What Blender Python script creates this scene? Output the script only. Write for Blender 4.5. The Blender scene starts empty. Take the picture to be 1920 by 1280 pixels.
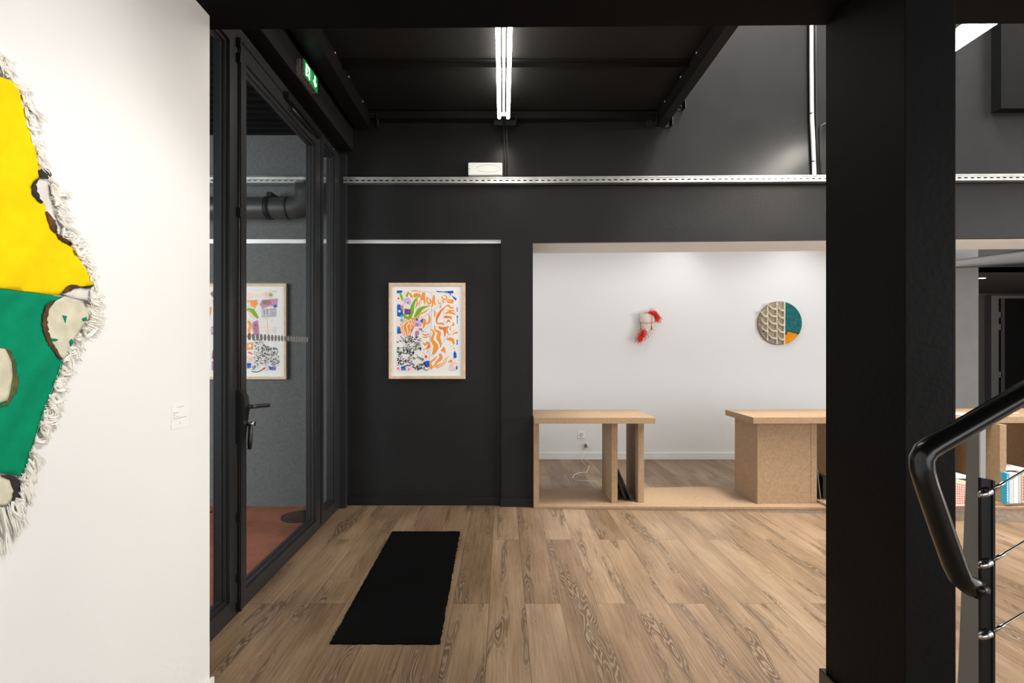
import bpy, bmesh, math, random
from mathutils import Vector, Matrix, noise as mnoise
from mathutils.geometry import delaunay_2d_cdt
random.seed(7)
C = bpy.context.scene
COL = C.collection
VX, VY, F, H = 943.0, 655.0, 1000.0, 1.4

def U(x, y, d):                      # a point at depth d seen in direction (x, y)
    return Vector(((x-VX)/F*d, d, H+(VY-y)/F*d))

# ------------------------------------------------------------------ materials
def mat(name, col, rough=0.6, metal=0.0, emit=None, es=0.0, spec=0.5, noise=0.0, nscale=40, bump=0.0, bscale=200, trans=0.0, coat=0.0, stretch=(1,1,1)):
    m = bpy.data.materials.new(name); m.use_nodes = True
    nt = m.node_tree; b = nt.nodes['Principled BSDF']
    b.inputs['Base Color'].default_value = (*col, 1)
    b.inputs['Roughness'].default_value = rough
    b.inputs['Metallic'].default_value = metal
    b.inputs['Specular IOR Level'].default_value = spec
    if coat: b.inputs['Coat Weight'].default_value = coat
    if trans: b.inputs['Transmission Weight'].default_value = trans
    if emit:
        b.inputs['Emission Color'].default_value = (*emit, 1); b.inputs['Emission Strength'].default_value = es
    tc = None
    if noise or bump:
        tc = nt.nodes.new('ShaderNodeTexCoord'); mp = nt.nodes.new('ShaderNodeMapping')
        mp.inputs['Scale'].default_value = stretch
        nt.links.new(tc.outputs['Object'], mp.inputs['Vector'])
    if noise:
        n = nt.nodes.new('ShaderNodeTexNoise'); n.inputs['Scale'].default_value = nscale; n.inputs['Detail'].default_value = 6
        nt.links.new(mp.outputs[0], n.inputs['Vector'])
        r = nt.nodes.new('ShaderNodeValToRGB')
        r.color_ramp.elements[0].position = 0.3; r.color_ramp.elements[1].position = 0.7
        r.color_ramp.elements[0].color = (*[c*(1-noise) for c in col], 1)
        r.color_ramp.elements[1].color = (*[min(1, c*(1+noise)) for c in col], 1)
        nt.links.new(n.outputs['Fac'], r.inputs[0]); nt.links.new(r.outputs[0], b.inputs['Base Color'])
    if bump:
        n2 = nt.nodes.new('ShaderNodeTexNoise'); n2.inputs['Scale'].default_value = bscale; n2.inputs['Detail'].default_value = 4
        nt.links.new(mp.outputs[0], n2.inputs['Vector'])
        bp = nt.nodes.new('ShaderNodeBump'); bp.inputs['Strength'].default_value = bump; bp.inputs['Distance'].default_value = 0.01
        nt.links.new(n2.outputs['Fac'], bp.inputs['Height']); nt.links.new(bp.outputs[0], b.inputs['Normal'])
    return m

M = {}
M['black'] = mat('black paint', (0.015, 0.015, 0.0153), 0.45, noise=0.12, nscale=3, bump=0.10, bscale=60, spec=0.16)
M['blackup'] = mat('black satin paint', (0.016, 0.016, 0.0162), 0.27, noise=0.12, nscale=3, bump=0.05, bscale=9, spec=0.15)
M['deck'] = mat('black ceiling deck paint', (0.011, 0.011, 0.0105), 0.5, bump=0.06, bscale=6, spec=0.3)
M['matte'] = mat('matte black paint', (0.0035, 0.0035, 0.0036), 0.7, noise=0.1, nscale=5, spec=0.08)
M['beam'] = mat('black steel paint', (0.007, 0.007, 0.0073), 0.5, bump=0.05, bscale=80, spec=0.25)
M['pillar'] = mat('black column paint', (0.008, 0.008, 0.0082), 0.6, noise=0.1, nscale=4, bump=0.12, bscale=50, spec=0.1)
M['white'] = mat('white wall paint', (0.84, 0.83, 0.81), 0.75, bump=0.03, bscale=120, spec=0.2)
M['niche'] = mat('white niche paint', (0.83, 0.845, 0.86), 0.8, bump=0.03, bscale=120, spec=0.2)
M['greywall'] = mat('grey painted render', (0.15, 0.152, 0.152), 0.75, noise=0.15, nscale=60, bump=0.5, bscale=140, spec=0.3)
M['backgrey'] = mat('grey room paint', (0.25, 0.25, 0.243), 0.8, noise=0.05, nscale=6)
M['corridor'] = mat('dark grey corridor paint', (0.12, 0.12, 0.118), 0.7)
M['alu'] = mat('anthracite powder coated aluminium', (0.018, 0.019, 0.0205), 0.38, spec=0.5, bump=0.03, bscale=300)
M['gasket'] = mat('black rubber gasket', (0.006, 0.006, 0.006), 0.6)
M['plastic'] = mat('black plastic', (0.008, 0.008, 0.008), 0.35)
M['gloss'] = mat('glossy black lacquer', (0.006, 0.006, 0.006), 0.24, coat=0.15)
M['steel'] = mat('galvanised steel', (0.62, 0.63, 0.62), 0.35, metal=0.85, noise=0.15, nscale=12)
M['chrome'] = mat('brushed aluminium', (0.88, 0.88, 0.88), 0.3, metal=0.35, noise=0.2, nscale=3, stretch=(1, 1, 20))
M['stainless'] = mat('stainless steel', (0.6, 0.6, 0.6), 0.25, metal=1.0)
M['mdf'] = mat('raw fibreboard', (0.34, 0.225, 0.132), 0.62, noise=0.14, nscale=55, spec=0.35)
M['mdfd'] = mat('worn fibreboard edge', (0.29, 0.225, 0.165), 0.7, noise=0.2, nscale=30)
M['whitepl'] = mat('white plastic', (0.92, 0.91, 0.87), 0.4)
M['whitem'] = mat('white lacquered steel', (0.78, 0.78, 0.75), 0.5)
M['greym'] = mat('lacquered grey for housing and fin shade', (0.23, 0.225, 0.215), 0.55, noise=0.08, nscale=8)  # also holds the shade on the white stair plate's side
M['paper'] = mat('white paper', (0.86, 0.85, 0.82), 0.8)
M['ink'] = mat('grey printed ink', (0.25, 0.25, 0.25), 0.8)
M['tube'] = mat('lit fluorescent tube', (1, 1, 1), 0.5, emit=(1.0, 0.955, 0.86), es=26)
M['tubeb'] = mat('lit daylight tube', (1, 1, 1), 0.5, emit=(1.0, 0.955, 0.86), es=120)
M['down'] = mat('lit downlight', (1, 1, 1), 0.5, emit=(1.0, 0.8, 0.6), es=12)
M['mat'] = mat('black carpet pile', (0.0035, 0.0035, 0.0035), 0.95, noise=0.5, nscale=300, bump=0.6, bscale=600, spec=0.05)
M['framewood'] = mat('pale oak moulding', (0.68, 0.50, 0.34), 0.5, noise=0.15, nscale=20, stretch=(1, 1, 1))
M['terra'] = mat('terracotta screed', (0.29, 0.085, 0.048), 0.75, noise=0.16, nscale=7, bump=0.1, bscale=60)
M['pipe'] = mat('dark grey pipe paint', (0.045, 0.045, 0.045), 0.42)
M['yellow'] = mat('yellow cotton', (0.86, 0.62, 0.004), 0.85, noise=0.04, nscale=30, bump=0.15, bscale=500, spec=0.1)
M['green'] = mat('green cotton', (0.002, 0.235, 0.115), 0.85, noise=0.08, nscale=30, bump=0.15, bscale=500, spec=0.1)
M['cream'] = mat('undyed stained canvas', (0.62, 0.58, 0.44), 0.85, noise=0.15, nscale=25, bump=0.1, bscale=400)
M['pale'] = mat('bleached grey canvas', (0.70, 0.67, 0.62), 0.9, noise=0.12, nscale=30)
M['burnt'] = mat('scorched brown cloth', (0.075, 0.035, 0.012), 0.9, noise=0.5, nscale=40)
M['char'] = mat('charred black cloth', (0.025, 0.022, 0.02), 0.9, noise=0.4, nscale=40)
M['olive'] = mat('scorched olive cloth', (0.08, 0.10, 0.03), 0.9, noise=0.4, nscale=40)
M['fringe'] = mat('unbleached cotton thread', (0.90, 0.87, 0.80), 0.9, noise=0.06, nscale=60)
M['thread'] = mat('pale green sewing thread', (0.25, 0.5, 0.3), 0.8)
M['signgreen'] = mat('green lit sign face', (0.0, 0.20, 0.035), 0.4, emit=(0.0, 0.28, 0.045), es=0.55)
M['signwhite'] = mat('white lit sign symbol', (0.9, 0.95, 0.9), 0.4, emit=(0.85, 1, 0.9), es=0.9)
M['signcase'] = mat('clear grey sign case', (0.20, 0.195, 0.185), 0.3, noise=0.5, nscale=90)
M['red'] = mat('red thread', (0.78, 0.035, 0.012), 0.7)
M['bundle'] = mat('cream paper pulp', (0.80, 0.70, 0.62), 0.8, noise=0.08, nscale=20)
M['plaster'] = mat('cream plaster', (0.86, 0.78, 0.62), 0.8, noise=0.06, nscale=30)
M['cell'] = mat('grey beige cell floor', (0.36, 0.32, 0.25), 0.85, noise=0.1, nscale=30)
M['teal'] = mat('teal felt', (0.008, 0.14, 0.15), 0.95, noise=0.35, nscale=25)
M['tealdark'] = mat('dark teal felt edge', (0.008, 0.03, 0.045), 0.95)
M['oran'] = mat('orange felt', (0.90, 0.30, 0.005), 0.95, noise=0.25, nscale=6)
M['brownrim'] = mat('brown wooden rim', (0.30, 0.19, 0.12), 0.7, noise=0.3, nscale=30)

M['lintel'] = mat('white lintel paint', (0.86, 0.88, 0.90), 0.8, bump=0.03, bscale=120, spec=0.2)
def glassmat(name, refl_rough=0.0, tint=(1, 1, 1)):
    m = bpy.data.materials.new(name); m.use_nodes = True
    nt = m.node_tree; nt.nodes.clear()
    o = nt.nodes.new('ShaderNodeOutputMaterial'); mix = nt.nodes.new('ShaderNodeMixShader')
    t = nt.nodes.new('ShaderNodeBsdfTransparent'); t.inputs[0].default_value = (*tint, 1)
    g = nt.nodes.new('ShaderNodeBsdfGlossy'); g.inputs['Roughness'].default_value = refl_rough
    lw = nt.nodes.new('ShaderNodeLayerWeight'); lw.inputs['Blend'].default_value = 0.5
    pw = nt.nodes.new('ShaderNodeMath'); pw.operation = 'POWER'; pw.inputs[1].default_value = 5.0
    ma = nt.nodes.new('ShaderNodeMath'); ma.operation = 'MULTIPLY_ADD'; ma.inputs[1].default_value = 0.9; ma.inputs[2].default_value = 0.035
    nt.links.new(lw.outputs['Facing'], pw.inputs[0]); nt.links.new(pw.outputs[0], ma.inputs[0])
    nt.links.new(ma.outputs[0], mix.inputs[0]); nt.links.new(t.outputs[0], mix.inputs[1]); nt.links.new(g.outputs[0], mix.inputs[2])
    nt.links.new(mix.outputs[0], o.inputs[0])
    return m
M['glass'] = glassmat('clear pane glass', tint=(0.93, 0.95, 0.95))

def woodfloor():
    m = bpy.data.materials.new('oak laminate planks'); m.use_nodes = True
    nt = m.node_tree; L = nt.links; N = nt.nodes; b = N['Principled BSDF']
    def math_(op, a, c=None, clamp=False):
        n = N.new('ShaderNodeMath'); n.operation = op; n.use_clamp = clamp
        for i, v in enumerate((a, c)):
            if v is None: continue
            if isinstance(v, (int, float)): n.inputs[i].default_value = v
            else: L.new(v, n.inputs[i])
        return n.outputs[0]
    tc = N.new('ShaderNodeTexCoord'); sp = N.new('ShaderNodeSeparateXYZ'); L.new(tc.outputs['Object'], sp.inputs[0])
    X, Y = sp.outputs[0], sp.outputs[1]
    W, LN = 0.1975, 1.98
    u = math_('DIVIDE', math_('ADD', X, 0.0765+W*100), W)
    ci = math_('FLOOR', u); fu = math_('FRACT', u)
    par = math_('MODULO', ci, 2.0)                      # odd columns: seams at 2.94, even: 3.93
    ysh = math_('ADD', math_('SUBTRACT', Y, 3.93), math_('MULTIPLY', par, 0.99))
    v = math_('DIVIDE', math_('ADD', ysh, LN*20), LN)
    ri = math_('FLOOR', v); fv = math_('FRACT', v)
    cid = N.new('ShaderNodeCombineXYZ'); L.new(ci, cid.inputs[0]); L.new(ri, cid.inputs[1])
    wn = N.new('ShaderNodeTexWhiteNoise'); wn.noise_dimensions = '2D'; L.new(cid.outputs[0], wn.inputs['Vector'])
    rnd = wn.outputs['Value']
    # seam masks
    eu = math_('MULTIPLY', math_('MINIMUM', fu, math_('SUBTRACT', 1.0, fu)), W)
    ev = math_('MULTIPLY', math_('MINIMUM', fv, math_('SUBTRACT', 1.0, fv)), LN)
    edge = math_('MINIMUM', eu, ev)
    seam = math_('LESS_THAN', edge, 0.0016)
    # per plank shifted coordinates
    def vec(sx, sy, k):
        c = N.new('ShaderNodeCombineXYZ')
        L.new(math_('ADD', math_('MULTIPLY', X, sx), math_('MULTIPLY', rnd, 37.0*k)), c.inputs[0])
        L.new(math_('ADD', math_('MULTIPLY', Y, sy), math_('MULTIPLY', rnd, 91.0*k)), c.inputs[1])
        L.new(math_('MULTIPLY', rnd, 13.0), c.inputs[2])
        return c.outputs[0]
    def noise(v_, sc, det=3, rough=0.5, dist=0.0):
        n = N.new('ShaderNodeTexNoise'); n.inputs['Scale'].default_value = sc; n.inputs['Detail'].default_value = det
        n.inputs['Roughness'].default_value = rough; n.inputs['Distortion'].default_value = dist
        L.new(v_, n.inputs['Vector']); return n.outputs['Fac']
    low = noise(vec(9.5, 1.25, 1), 1.0, 2, 0.5, 0.2)          # body of the figure
    mid = noise(vec(30, 5, 1), 1.0, 3, 0.6)
    rings = math_('SINE', math_('ADD', math_('MULTIPLY', low, 170.0), math_('MULTIPLY', mid, 5.0)))
    amt = N.new('ShaderNodeMapRange'); amt.inputs[1].default_value = 0.50; amt.inputs[2].default_value = 0.66; L.new(low, amt.inputs[0])
    ring_m = math_('MULTIPLY', math_('POWER', math_('ABSOLUTE', math_('MULTIPLY', math_('ADD', rings, 1.0), 0.5)), 2.5), amt.outputs[0])
    fine = noise(vec(260, 9, 1), 1.0, 4, 0.6)
    fib = noise(vec(90, 2.5, 1), 1.0, 4, 0.65)
    big = noise(vec(5, 1.1, 2), 1.0, 2, 0.5)
    knot = N.new('ShaderNodeMapRange'); knot.inputs[1].default_value = 0.58; knot.inputs[2].default_value = 0.73; L.new(low, knot.inputs[0])
    ramp = N.new('ShaderNodeValToRGB'); cr = ramp.color_ramp
    cr.elements[0].position = 0.25; cr.elements[0].color = (0.125, 0.074, 0.038, 1)
    cr.elements[1].position = 0.75; cr.elements[1].color = (0.41, 0.295, 0.195, 1)
    e = cr.elements.new(0.5); e.color = (0.275, 0.182, 0.108, 1)
    s = math_('ADD', math_('MULTIPLY', fib, 0.42), math_('MULTIPLY', fine, 0.28))
    s = math_('ADD', s, math_('MULTIPLY', big, 0.50))
    s = math_('ADD', s, math_('MULTIPLY', math_('SUBTRACT', rnd, 0.5), 0.12))
    s = math_('ADD', s, -0.16)
    s = math_('SUBTRACT', s, math_('MULTIPLY', knot.outputs[0], 0.50))
    s = math_('SUBTRACT', s, math_('MULTIPLY', amt.outputs[0], 0.12))
    L.new(s, ramp.inputs[0])
    m1 = N.new('ShaderNodeMix'); m1.data_type = 'RGBA'; L.new(math_('MULTIPLY', ring_m, 0.36), m1.inputs['Factor'])
    L.new(ramp.outputs[0], m1.inputs['A']); m1.inputs['B'].default_value = (0.52, 0.41, 0.30, 1)
    m2 = N.new('ShaderNodeMix'); m2.data_type = 'RGBA'; L.new(math_('MULTIPLY', seam, 0.75), m2.inputs['Factor'])
    L.new(m1.outputs['Result'], m2.inputs['A']); m2.inputs['B'].default_value = (0.07, 0.04, 0.022, 1)
    L.new(m2.outputs['Result'], b.inputs['Base Color'])
    b.inputs['Roughness'].default_value = 0.42; b.inputs['Specular IOR Level'].default_value = 0.45
    bp = N.new('ShaderNodeBump'); bp.inputs['Strength'].default_value = 0.12; bp.inputs['Distance'].default_value = 0.004
    L.new(math_('SUBTRACT', fine, math_('MULTIPLY', seam, 1.5)), bp.inputs['Height']); L.new(bp.outputs[0], b.inputs['Normal'])
    return m
M['floor'] = woodfloor()

# ------------------------------------------------------------------ mesh helpers
def box(bm, x0, x1, y0, y1, z0, z1, mi=0, bev=0.0):
    vs = [bm.verts.new(p) for p in ((x0,y0,z0),(x1,y0,z0),(x1,y1,z0),(x0,y1,z0),(x0,y0,z1),(x1,y0,z1),(x1,y1,z1),(x0,y1,z1))]
    fs = [bm.faces.new([vs[i] for i in q]) for q in ((0,3,2,1),(4,5,6,7),(0,1,5,4),(1,2,6,5),(2,3,7,6),(3,0,4,7))]
    for f in fs: f.material_index = mi
    if bev:
        es = set(e for f in fs for e in f.edges)
        r = bmesh.ops.bevel(bm, geom=list(es), offset=bev, segments=2, affect='EDGES', profile=0.6)
        for f in r['faces']: f.material_index = mi
    return fs

def prism(bm, pts, off, mi=0):
    """closed polygon pts (3d) pushed along off"""
    a = [bm.verts.new(p) for p in pts]; b = [bm.verts.new(Vector(p)+Vector(off)) for p in pts]
    fs = [bm.faces.new(a), bm.faces.new(b[::-1])]
    n = len(a)
    for i in range(n): fs.append(bm.faces.new((a[i], b[i], b[(i+1) % n], a[(i+1) % n])))
    for f in fs: f.material_index = mi
    return fs

def hexa(bm, p, mi=0):
    """8 points: bottom 4 then top 4"""
    vs = [bm.verts.new(q) for q in p]
    for q in ((0,3,2,1),(4,5,6,7),(0,1,5,4),(1,2,6,5),(2,3,7,6),(3,0,4,7)):
        bm.faces.new([vs[i] for i in q]).material_index = mi

def sweep(bm, pts, r, n=8, mi=0, cap=True, rx=None, up=Vector((0,0,1))):
    """tube; r may be a list; rx = second half-width for an oval section"""
    pts = [Vector(p) for p in pts]; rings = []
    prev = None
    for i, p in enumerate(pts):
        a = pts[max(0, i-1)]; b = pts[min(len(pts)-1, i+1)]
        t = (b-a)
        if t.length < 1e-9: t = Vector((0,0,1))
        t.normalize()
        s = t.cross(up if prev is None else prev)
        if prev is None:
            if s.length < 1e-3: s = t.cross(Vector((1,0,0)))
            s.normalize(); w = s.cross(t).normalized()
        else:
            w = prev - t*prev.dot(t); w.normalize(); s = t.cross(w).normalized()
        prev = w
        rr = r[i] if isinstance(r, (list, tuple)) else r
        rs = rr if rx is None else rx
        rings.append([bm.verts.new(p + s*math.cos(2*math.pi*k/n)*rs + w*math.sin(2*math.pi*k/n)*rr) for k in range(n)])
    for i in range(len(rings)-1):
        for k in range(n):
            f = bm.faces.new((rings[i][k], rings[i][(k+1) % n], rings[i+1][(k+1) % n], rings[i+1][k])); f.material_index = mi; f.smooth = n > 5
    if cap:
        bm.faces.new(rings[0][::-1]).material_index = mi; bm.faces.new(rings[-1]).material_index = mi

def obj(name, bm, mats, parent=None, recalc=True, smooth=False):
    if recalc: bmesh.ops.recalc_face_normals(bm, faces=bm.faces[:])
    me = bpy.data.meshes.new(name); bm.to_mesh(me); bm.free()
    for m in (mats if isinstance(mats, (list, tuple)) else [mats]): me.materials.append(m)
    if smooth:
        for p in me.polygons: p.use_smooth = True
    o = bpy.data.objects.new(name, me); COL.objects.link(o)
    if parent: 
        o.parent = parent; o.matrix_parent_inverse = Matrix.Translation(-parent.location)
    return o
def thing(name, label, cat, loc=(0,0,0), group=None, kind=None):
    o = bpy.data.objects.new(name, None); COL.objects.link(o); o.location = loc; o.empty_display_size = 0.05
    if label: o['label'] = label
    if cat: o['category'] = cat
    if group: o['group'] = group
    if kind: o['kind'] = kind
    return o
def tag(o, label, cat, group=None):
    o['label'] = label; o['category'] = cat
    if group: o['group'] = group
    return o
def struct(name, bm, m, parent=None, **k):
    o = obj(name, bm, m, parent, **k)
    if not parent: o['kind'] = 'structure'
    return o
def part(name, parent, m, fn, label=None, **k):
    bm = bmesh.new(); fn(bm); o = obj(name, bm, m, parent, **k)
    if label: o['label'] = label
    return o
def B(*a, **k): return lambda bm: box(bm, *a, **k)

# ------------------------------------------------------------------ wall plan
def WY(X): return 4.76 if X < 0.3 else 4.76-(X-0.3)*0.043
def slab(bm, X0, X1, z0, z1, y_off, thick, mi=0, z0b=None, z1b=None):
    """vertical slab that follows the back wall's plan"""
    xs = [X0] + ([0.3] if X0 < 0.3 < X1 else []) + [X1]
    for a, b in zip(xs[:-1], xs[1:]):
        def zz(q, qb, X): return q if qb is None else q+(qb-q)*(X-X0)/(X1-X0)
        hexa(bm, [(a, WY(a)+y_off, zz(z0,z0b,a)), (b, WY(b)+y_off, zz(z0,z0b,b)), (b, WY(b)+y_off+thick, zz(z0,z0b,b)), (a, WY(a)+y_off+thick, zz(z0,z0b,a)),
                  (a, WY(a)+y_off, zz(z1,z1b,a)), (b, WY(b)+y_off, zz(z1,z1b,b)), (b, WY(b)+y_off+thick, zz(z1,z1b,b)), (a, WY(a)+y_off+thick, zz(z1,z1b,a))], mi)

XR = 8.2      # right end of the modelled room
SOF = 2.738   # soffit height
NB = 6.80     # niche back
PX = 0.267    # niche opening left edge
NT = 2.352    # niche opening top
RT = 2.383    # recess top

# floor
bm = bmesh.new(); box(bm, -1.46, 9.6, -4.2, 10.0, -0.1, 0.0); struct('floor', bm, M['floor'])
bm = bmesh.new(); box(bm, -5.6, -1.46, -0.5, 5.0, -0.1, -0.012); struct('floor_porch', bm, M['terra'])
# upper back wall, pier, band above recess, lintel
bm = bmesh.new(); slab(bm, -1.46, XR, 2.80, 7.6, 0.035, 0.30); struct('wall_back', bm, M['blackup'])
bm = bmesh.new()
slab(bm, -1.46, -0.0143, RT, 2.862, 0.0, 0.25)
slab(bm, -0.0143, PX, 0, 2.86, 0.0, 0.55)
slab(bm, PX, XR, NT, 2.856, 0.0, 0.035, z0b=2.362, z1b=2.80)
struct('wall_back_lower', bm, M['black'])
bm = bmesh.new(); slab(bm, PX, XR, NT+0.001, 2.80, 0.036, 0.50, z0b=2.363); struct('trim_1', bm, M['lintel'])
bm = bmesh.new(); slab(bm, -1.46, -0.0143, 0, RT, 0.045, 0.2); struct('wall_back_recess', bm, M['black'])
# niche room
bm = bmesh.new(); box(bm, PX-0.2, 6.06, NB, NB+0.15, 0, 3.3); struct('wall_niche_back', bm, M['niche'])
bm = bmesh.new(); box(bm, PX-0.15, PX, 5.31, NB, 0, 3.3); struct('wall_niche_left', bm, M['niche'])
bm = bmesh.new(); box(bm, PX-0.2, 9.6, 5.05, NB+0.1, 3.1, 3.2); struct('ceiling_niche', bm, M['niche'])
bm = bmesh.new(); box(bm, 9.5, 9.6, 4.3, 10, 0, 3.2); struct('wall_niche_right', bm, M['backgrey'])
# baseboards
bm = bmesh.new(); box(bm, PX, 6.06, NB-0.014, NB, 0, 0.086, bev=0.004); struct('baseboard_niche', bm, M['niche'])
bm = bmesh.new(); box(bm, -1.39, -0.022, 4.787, 4.805, 0, 0.077, bev=0.003); struct('baseboard_recess', bm, M['black'])
bm = bmesh.new(); box(bm, -0.022, PX, 4.743, 4.76, 0, 0.076, bev=0.003); struct('baseboard_back', bm, M['black'])
# near soffit and upper wall over it
bm = bmesh.new()
hexa(bm, [(-1.5,-4.2,SOF),(9.6,-4.2,SOF),(9.6,2.10,SOF),(-1.5,2.235,SOF),(-1.5,-4.2,SOF+0.4),(9.6,-4.2,SOF+0.4),(9.6,2.10,SOF+0.4),(-1.5,2.235,SOF+0.4)])
struct('ceiling', bm, M['matte'])
bm = bmesh.new(); hexa(bm, [(-1.5,1.9,SOF+0.4),(9.6,1.8,SOF+0.4),(9.6,2.10,SOF+0.4),(-1.5,2.235,SOF+0.4),(-1.5,1.9,7.6),(9.6,1.8,7.6),(9.6,2.10,7.6),(-1.5,2.235,7.6)])
struct('wall_mezzanine', bm, M['white'])
bm = bmesh.new(); box(bm, 1.2, 9.6, 1.8, 5.2, 7.6, 7.7); struct('ceiling_void', bm, M['white'])
bm = bmesh.new(); box(bm, 8.2, 8.3, 1.8, 4.75, 2.36, 7.6); struct('wall_void_right', bm, M['white'])
bm = bmesh.new(); box(bm, 1.36, 1.434, 2.24, 4.80, 3.502, 7.6); struct('wall_void_left', bm, M['black'])
bm = bmesh.new(); box(bm, 9.6, 9.7, -4.2, 5.2, 0, 5.7); struct('wall_right', bm, M['white'])
bm = bmesh.new(); box(bm, -1.5, 9.6, -4.3, -4.2, 0, 3.1); struct('wall_front', bm, M['white'])
# deck ceiling bay
ZC = 3.50
bm = bmesh.new(); box(bm, -1.46, 1.40, 2.2, 4.80, ZC, ZC+0.12)
struct('ceiling_deck', bm, M['deck'])
bm = bmesh.new(); box(bm, -1.18, 1.36, 3.90, 3.94, ZC-0.038, ZC-0.004); box(bm, -1.18, 1.36, 3.85, 3.94, ZC-0.006, ZC)
struct('trim_2', bm, M['beam'])
bm = bmesh.new(); box(bm, -1.18, 1.36, 4.68, 4.76, ZC-0.07, ZC-0.01)
struct('trim_3', bm, M['beam'])
# white wall on the left
XW = -1.177
bm = bmesh.new(); box(bm, -1.42, XW, -4.2, 2.14, 0, SOF); struct('wall_left', bm, M['white'])
bm = bmesh.new(); box(bm, XW, XW+0.014, -4.2, 2.152, 0, 0.082, bev=0.003); struct('baseboard_left', bm, M['whitem'])

# black column
pil = thing('pillar', None, None, (1.41, 2.0, 0), kind='structure')
part('shaft', pil, M['pillar'], B(1.331, 1.50, 1.765, 2.20, 0, SOF, bev=0.004))
part('skirting', pil, M['gloss'], B(1.313, 1.518, 1.747, 2.218, 0, 0.076, bev=0.004))

# side beam over the glass wall + infill
bm = bmesh.new(); box(bm, -1.46, -1.345, 2.236, 4.79, 3.178, 3.398); struct('trim_4', bm, M['black'])
bm = bmesh.new(); box(bm, -1.62, -1.46, -0.4, 4.80, 3.13, 5.6); struct('wall_left_upper', bm, M['matte'])
# steel channels carrying the deck
def channel(name, X0, X1, zb, face):
    r = thing(name, None, None, ((X0+X1)/2, 3.4, zb), kind='structure')
    def f(bm):
        box(bm, X0, X1, 2.24, 4.72, zb, zb+0.012)
        box(bm, X0, X1, 2.24, 4.72, ZC-0.014, ZC-0.002)
        xw = X1-0.02 if face > 0 else X0
        box(bm, xw, xw+0.02, 2.24, 4.72, zb+0.01, ZC-0.01)
    part('web', r, M['beam'], f)
    xf = X1 if face > 0 else X0
    for yy in (3.05, 3.35, 3.72, 4.05, 4.45):
        def g(bm):
            sweep(bm, [(xf+0.004*face, yy, ZC-0.03), (xf+0.014*face, yy, ZC-0.03)], 0.009, 6)
        part('bolt', r, M['steel'], g)
    return r
channel('trim_5', -1.30, -1.18, 3.353, 1)
channel('trim_6', 1.36, 1.434, 3.368, -1)
# bracket plates against the back wall
def bracket(px0, px1, py0, py1, dd=4.70, side=0):
    a = U(px0, py1, dd); b = U(px1, py0, dd)
    r = thing('bracket_plate', None, None, (a.x, dd, a.z), kind='structure')
    def f(bm):
        box(bm, a.x, b.x, dd+0.03, dd+0.04, a.z, b.z)
        box(bm, a.x, b.x, dd-0.03, dd+0.035, b.z-0.006, b.z)
        box(bm, b.x-0.006, b.x, dd-0.03, dd+0.035, a.z, b.z)
        c = (a+b)/2; sweep(bm, [(c.x, dd+0.03, c.z), (c.x, dd+0.012, c.z)], 0.012, 6)
    bm = bmesh.new(); f(bm); obj('plate', bm, M['alu'], r)
bracket(692, 709, 215, 238); bracket(926, 968, 213, 232, 4.69); bracket(1214, 1231, 212, 235); bracket(1244, 1260, 215, 236); bracket(1272, 1284, 190, 204)

# boxed-out panel high on the right
bm = bmesh.new(); a = U(1861, 211, WY(4.2)+0.02); box(bm, a.x, XR, WY(4.2)-0.06, WY(4.2)+0.1, a.z, 5.6); struct('trim_7', bm, M['matte'])

# ------------------------------------------------------------------ glass partition
def GX(d): return -1.342-0.0215*d
def gbox(bm, d0, d1, z0, z1, off0, off1, mi=0):
    """box along the slightly skewed glass line; off measured into the room (+) from the face"""
    hexa(bm, [(GX(d0)+off0, d0, z0), (GX(d0)+off1, d0, z0), (GX(d1)+off1, d1, z0), (GX(d1)+off0, d1, z0),
              (GX(d0)+off0, d0, z1), (GX(d0)+off1, d0, z1), (GX(d1)+off1, d1, z1), (GX(d1)+off0, d1, z1)], mi)
ZH = 3.12
def frame_rect(bm, d0, d1, z0, z1, wl, wr, wb, wt, o0=-0.07, o1=0.0, bead=True):
    gbox(bm, d0, d0+wl, z0, z1, o0, o1); gbox(bm, d1-wr, d1, z0, z1, o0, o1)
    gbox(bm, d0+wl, d1-wr, z0, z0+wb, o0, o1); gbox(bm, d0+wl, d1-wr, z1-wt, z1, o0, o1)
    if bead:
        e = 0.014
        gbox(bm, d0+wl, d0+wl+e, z0+wb, z1-wt, o0+0.01, o1-0.018); gbox(bm, d1-wr-e, d1-wr, z0+wb, z1-wt, o0+0.01, o1-0.018)
        gbox(bm, d0+wl+e, d1-wr-e, z0+wb, z0+wb+e, o0+0.01, o1-0.018); gbox(bm, d0+wl+e, d1-wr-e, z1-wt-e, z1-wt, o0+0.01, o1-0.018)
def gasket(bm, d0, d1, z0, z1, w=0.006):
    gbox(bm, d0, d0+w, z0, z1, -0.040, -0.030); gbox(bm, d1-w, d1, z0, z1, -0.040, -0.030)
    gbox(bm, d0, d1, z0, z0+w, -0.040, -0.030); gbox(bm, d0, d1, z1-w, z1, -0.040, -0.030)
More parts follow.
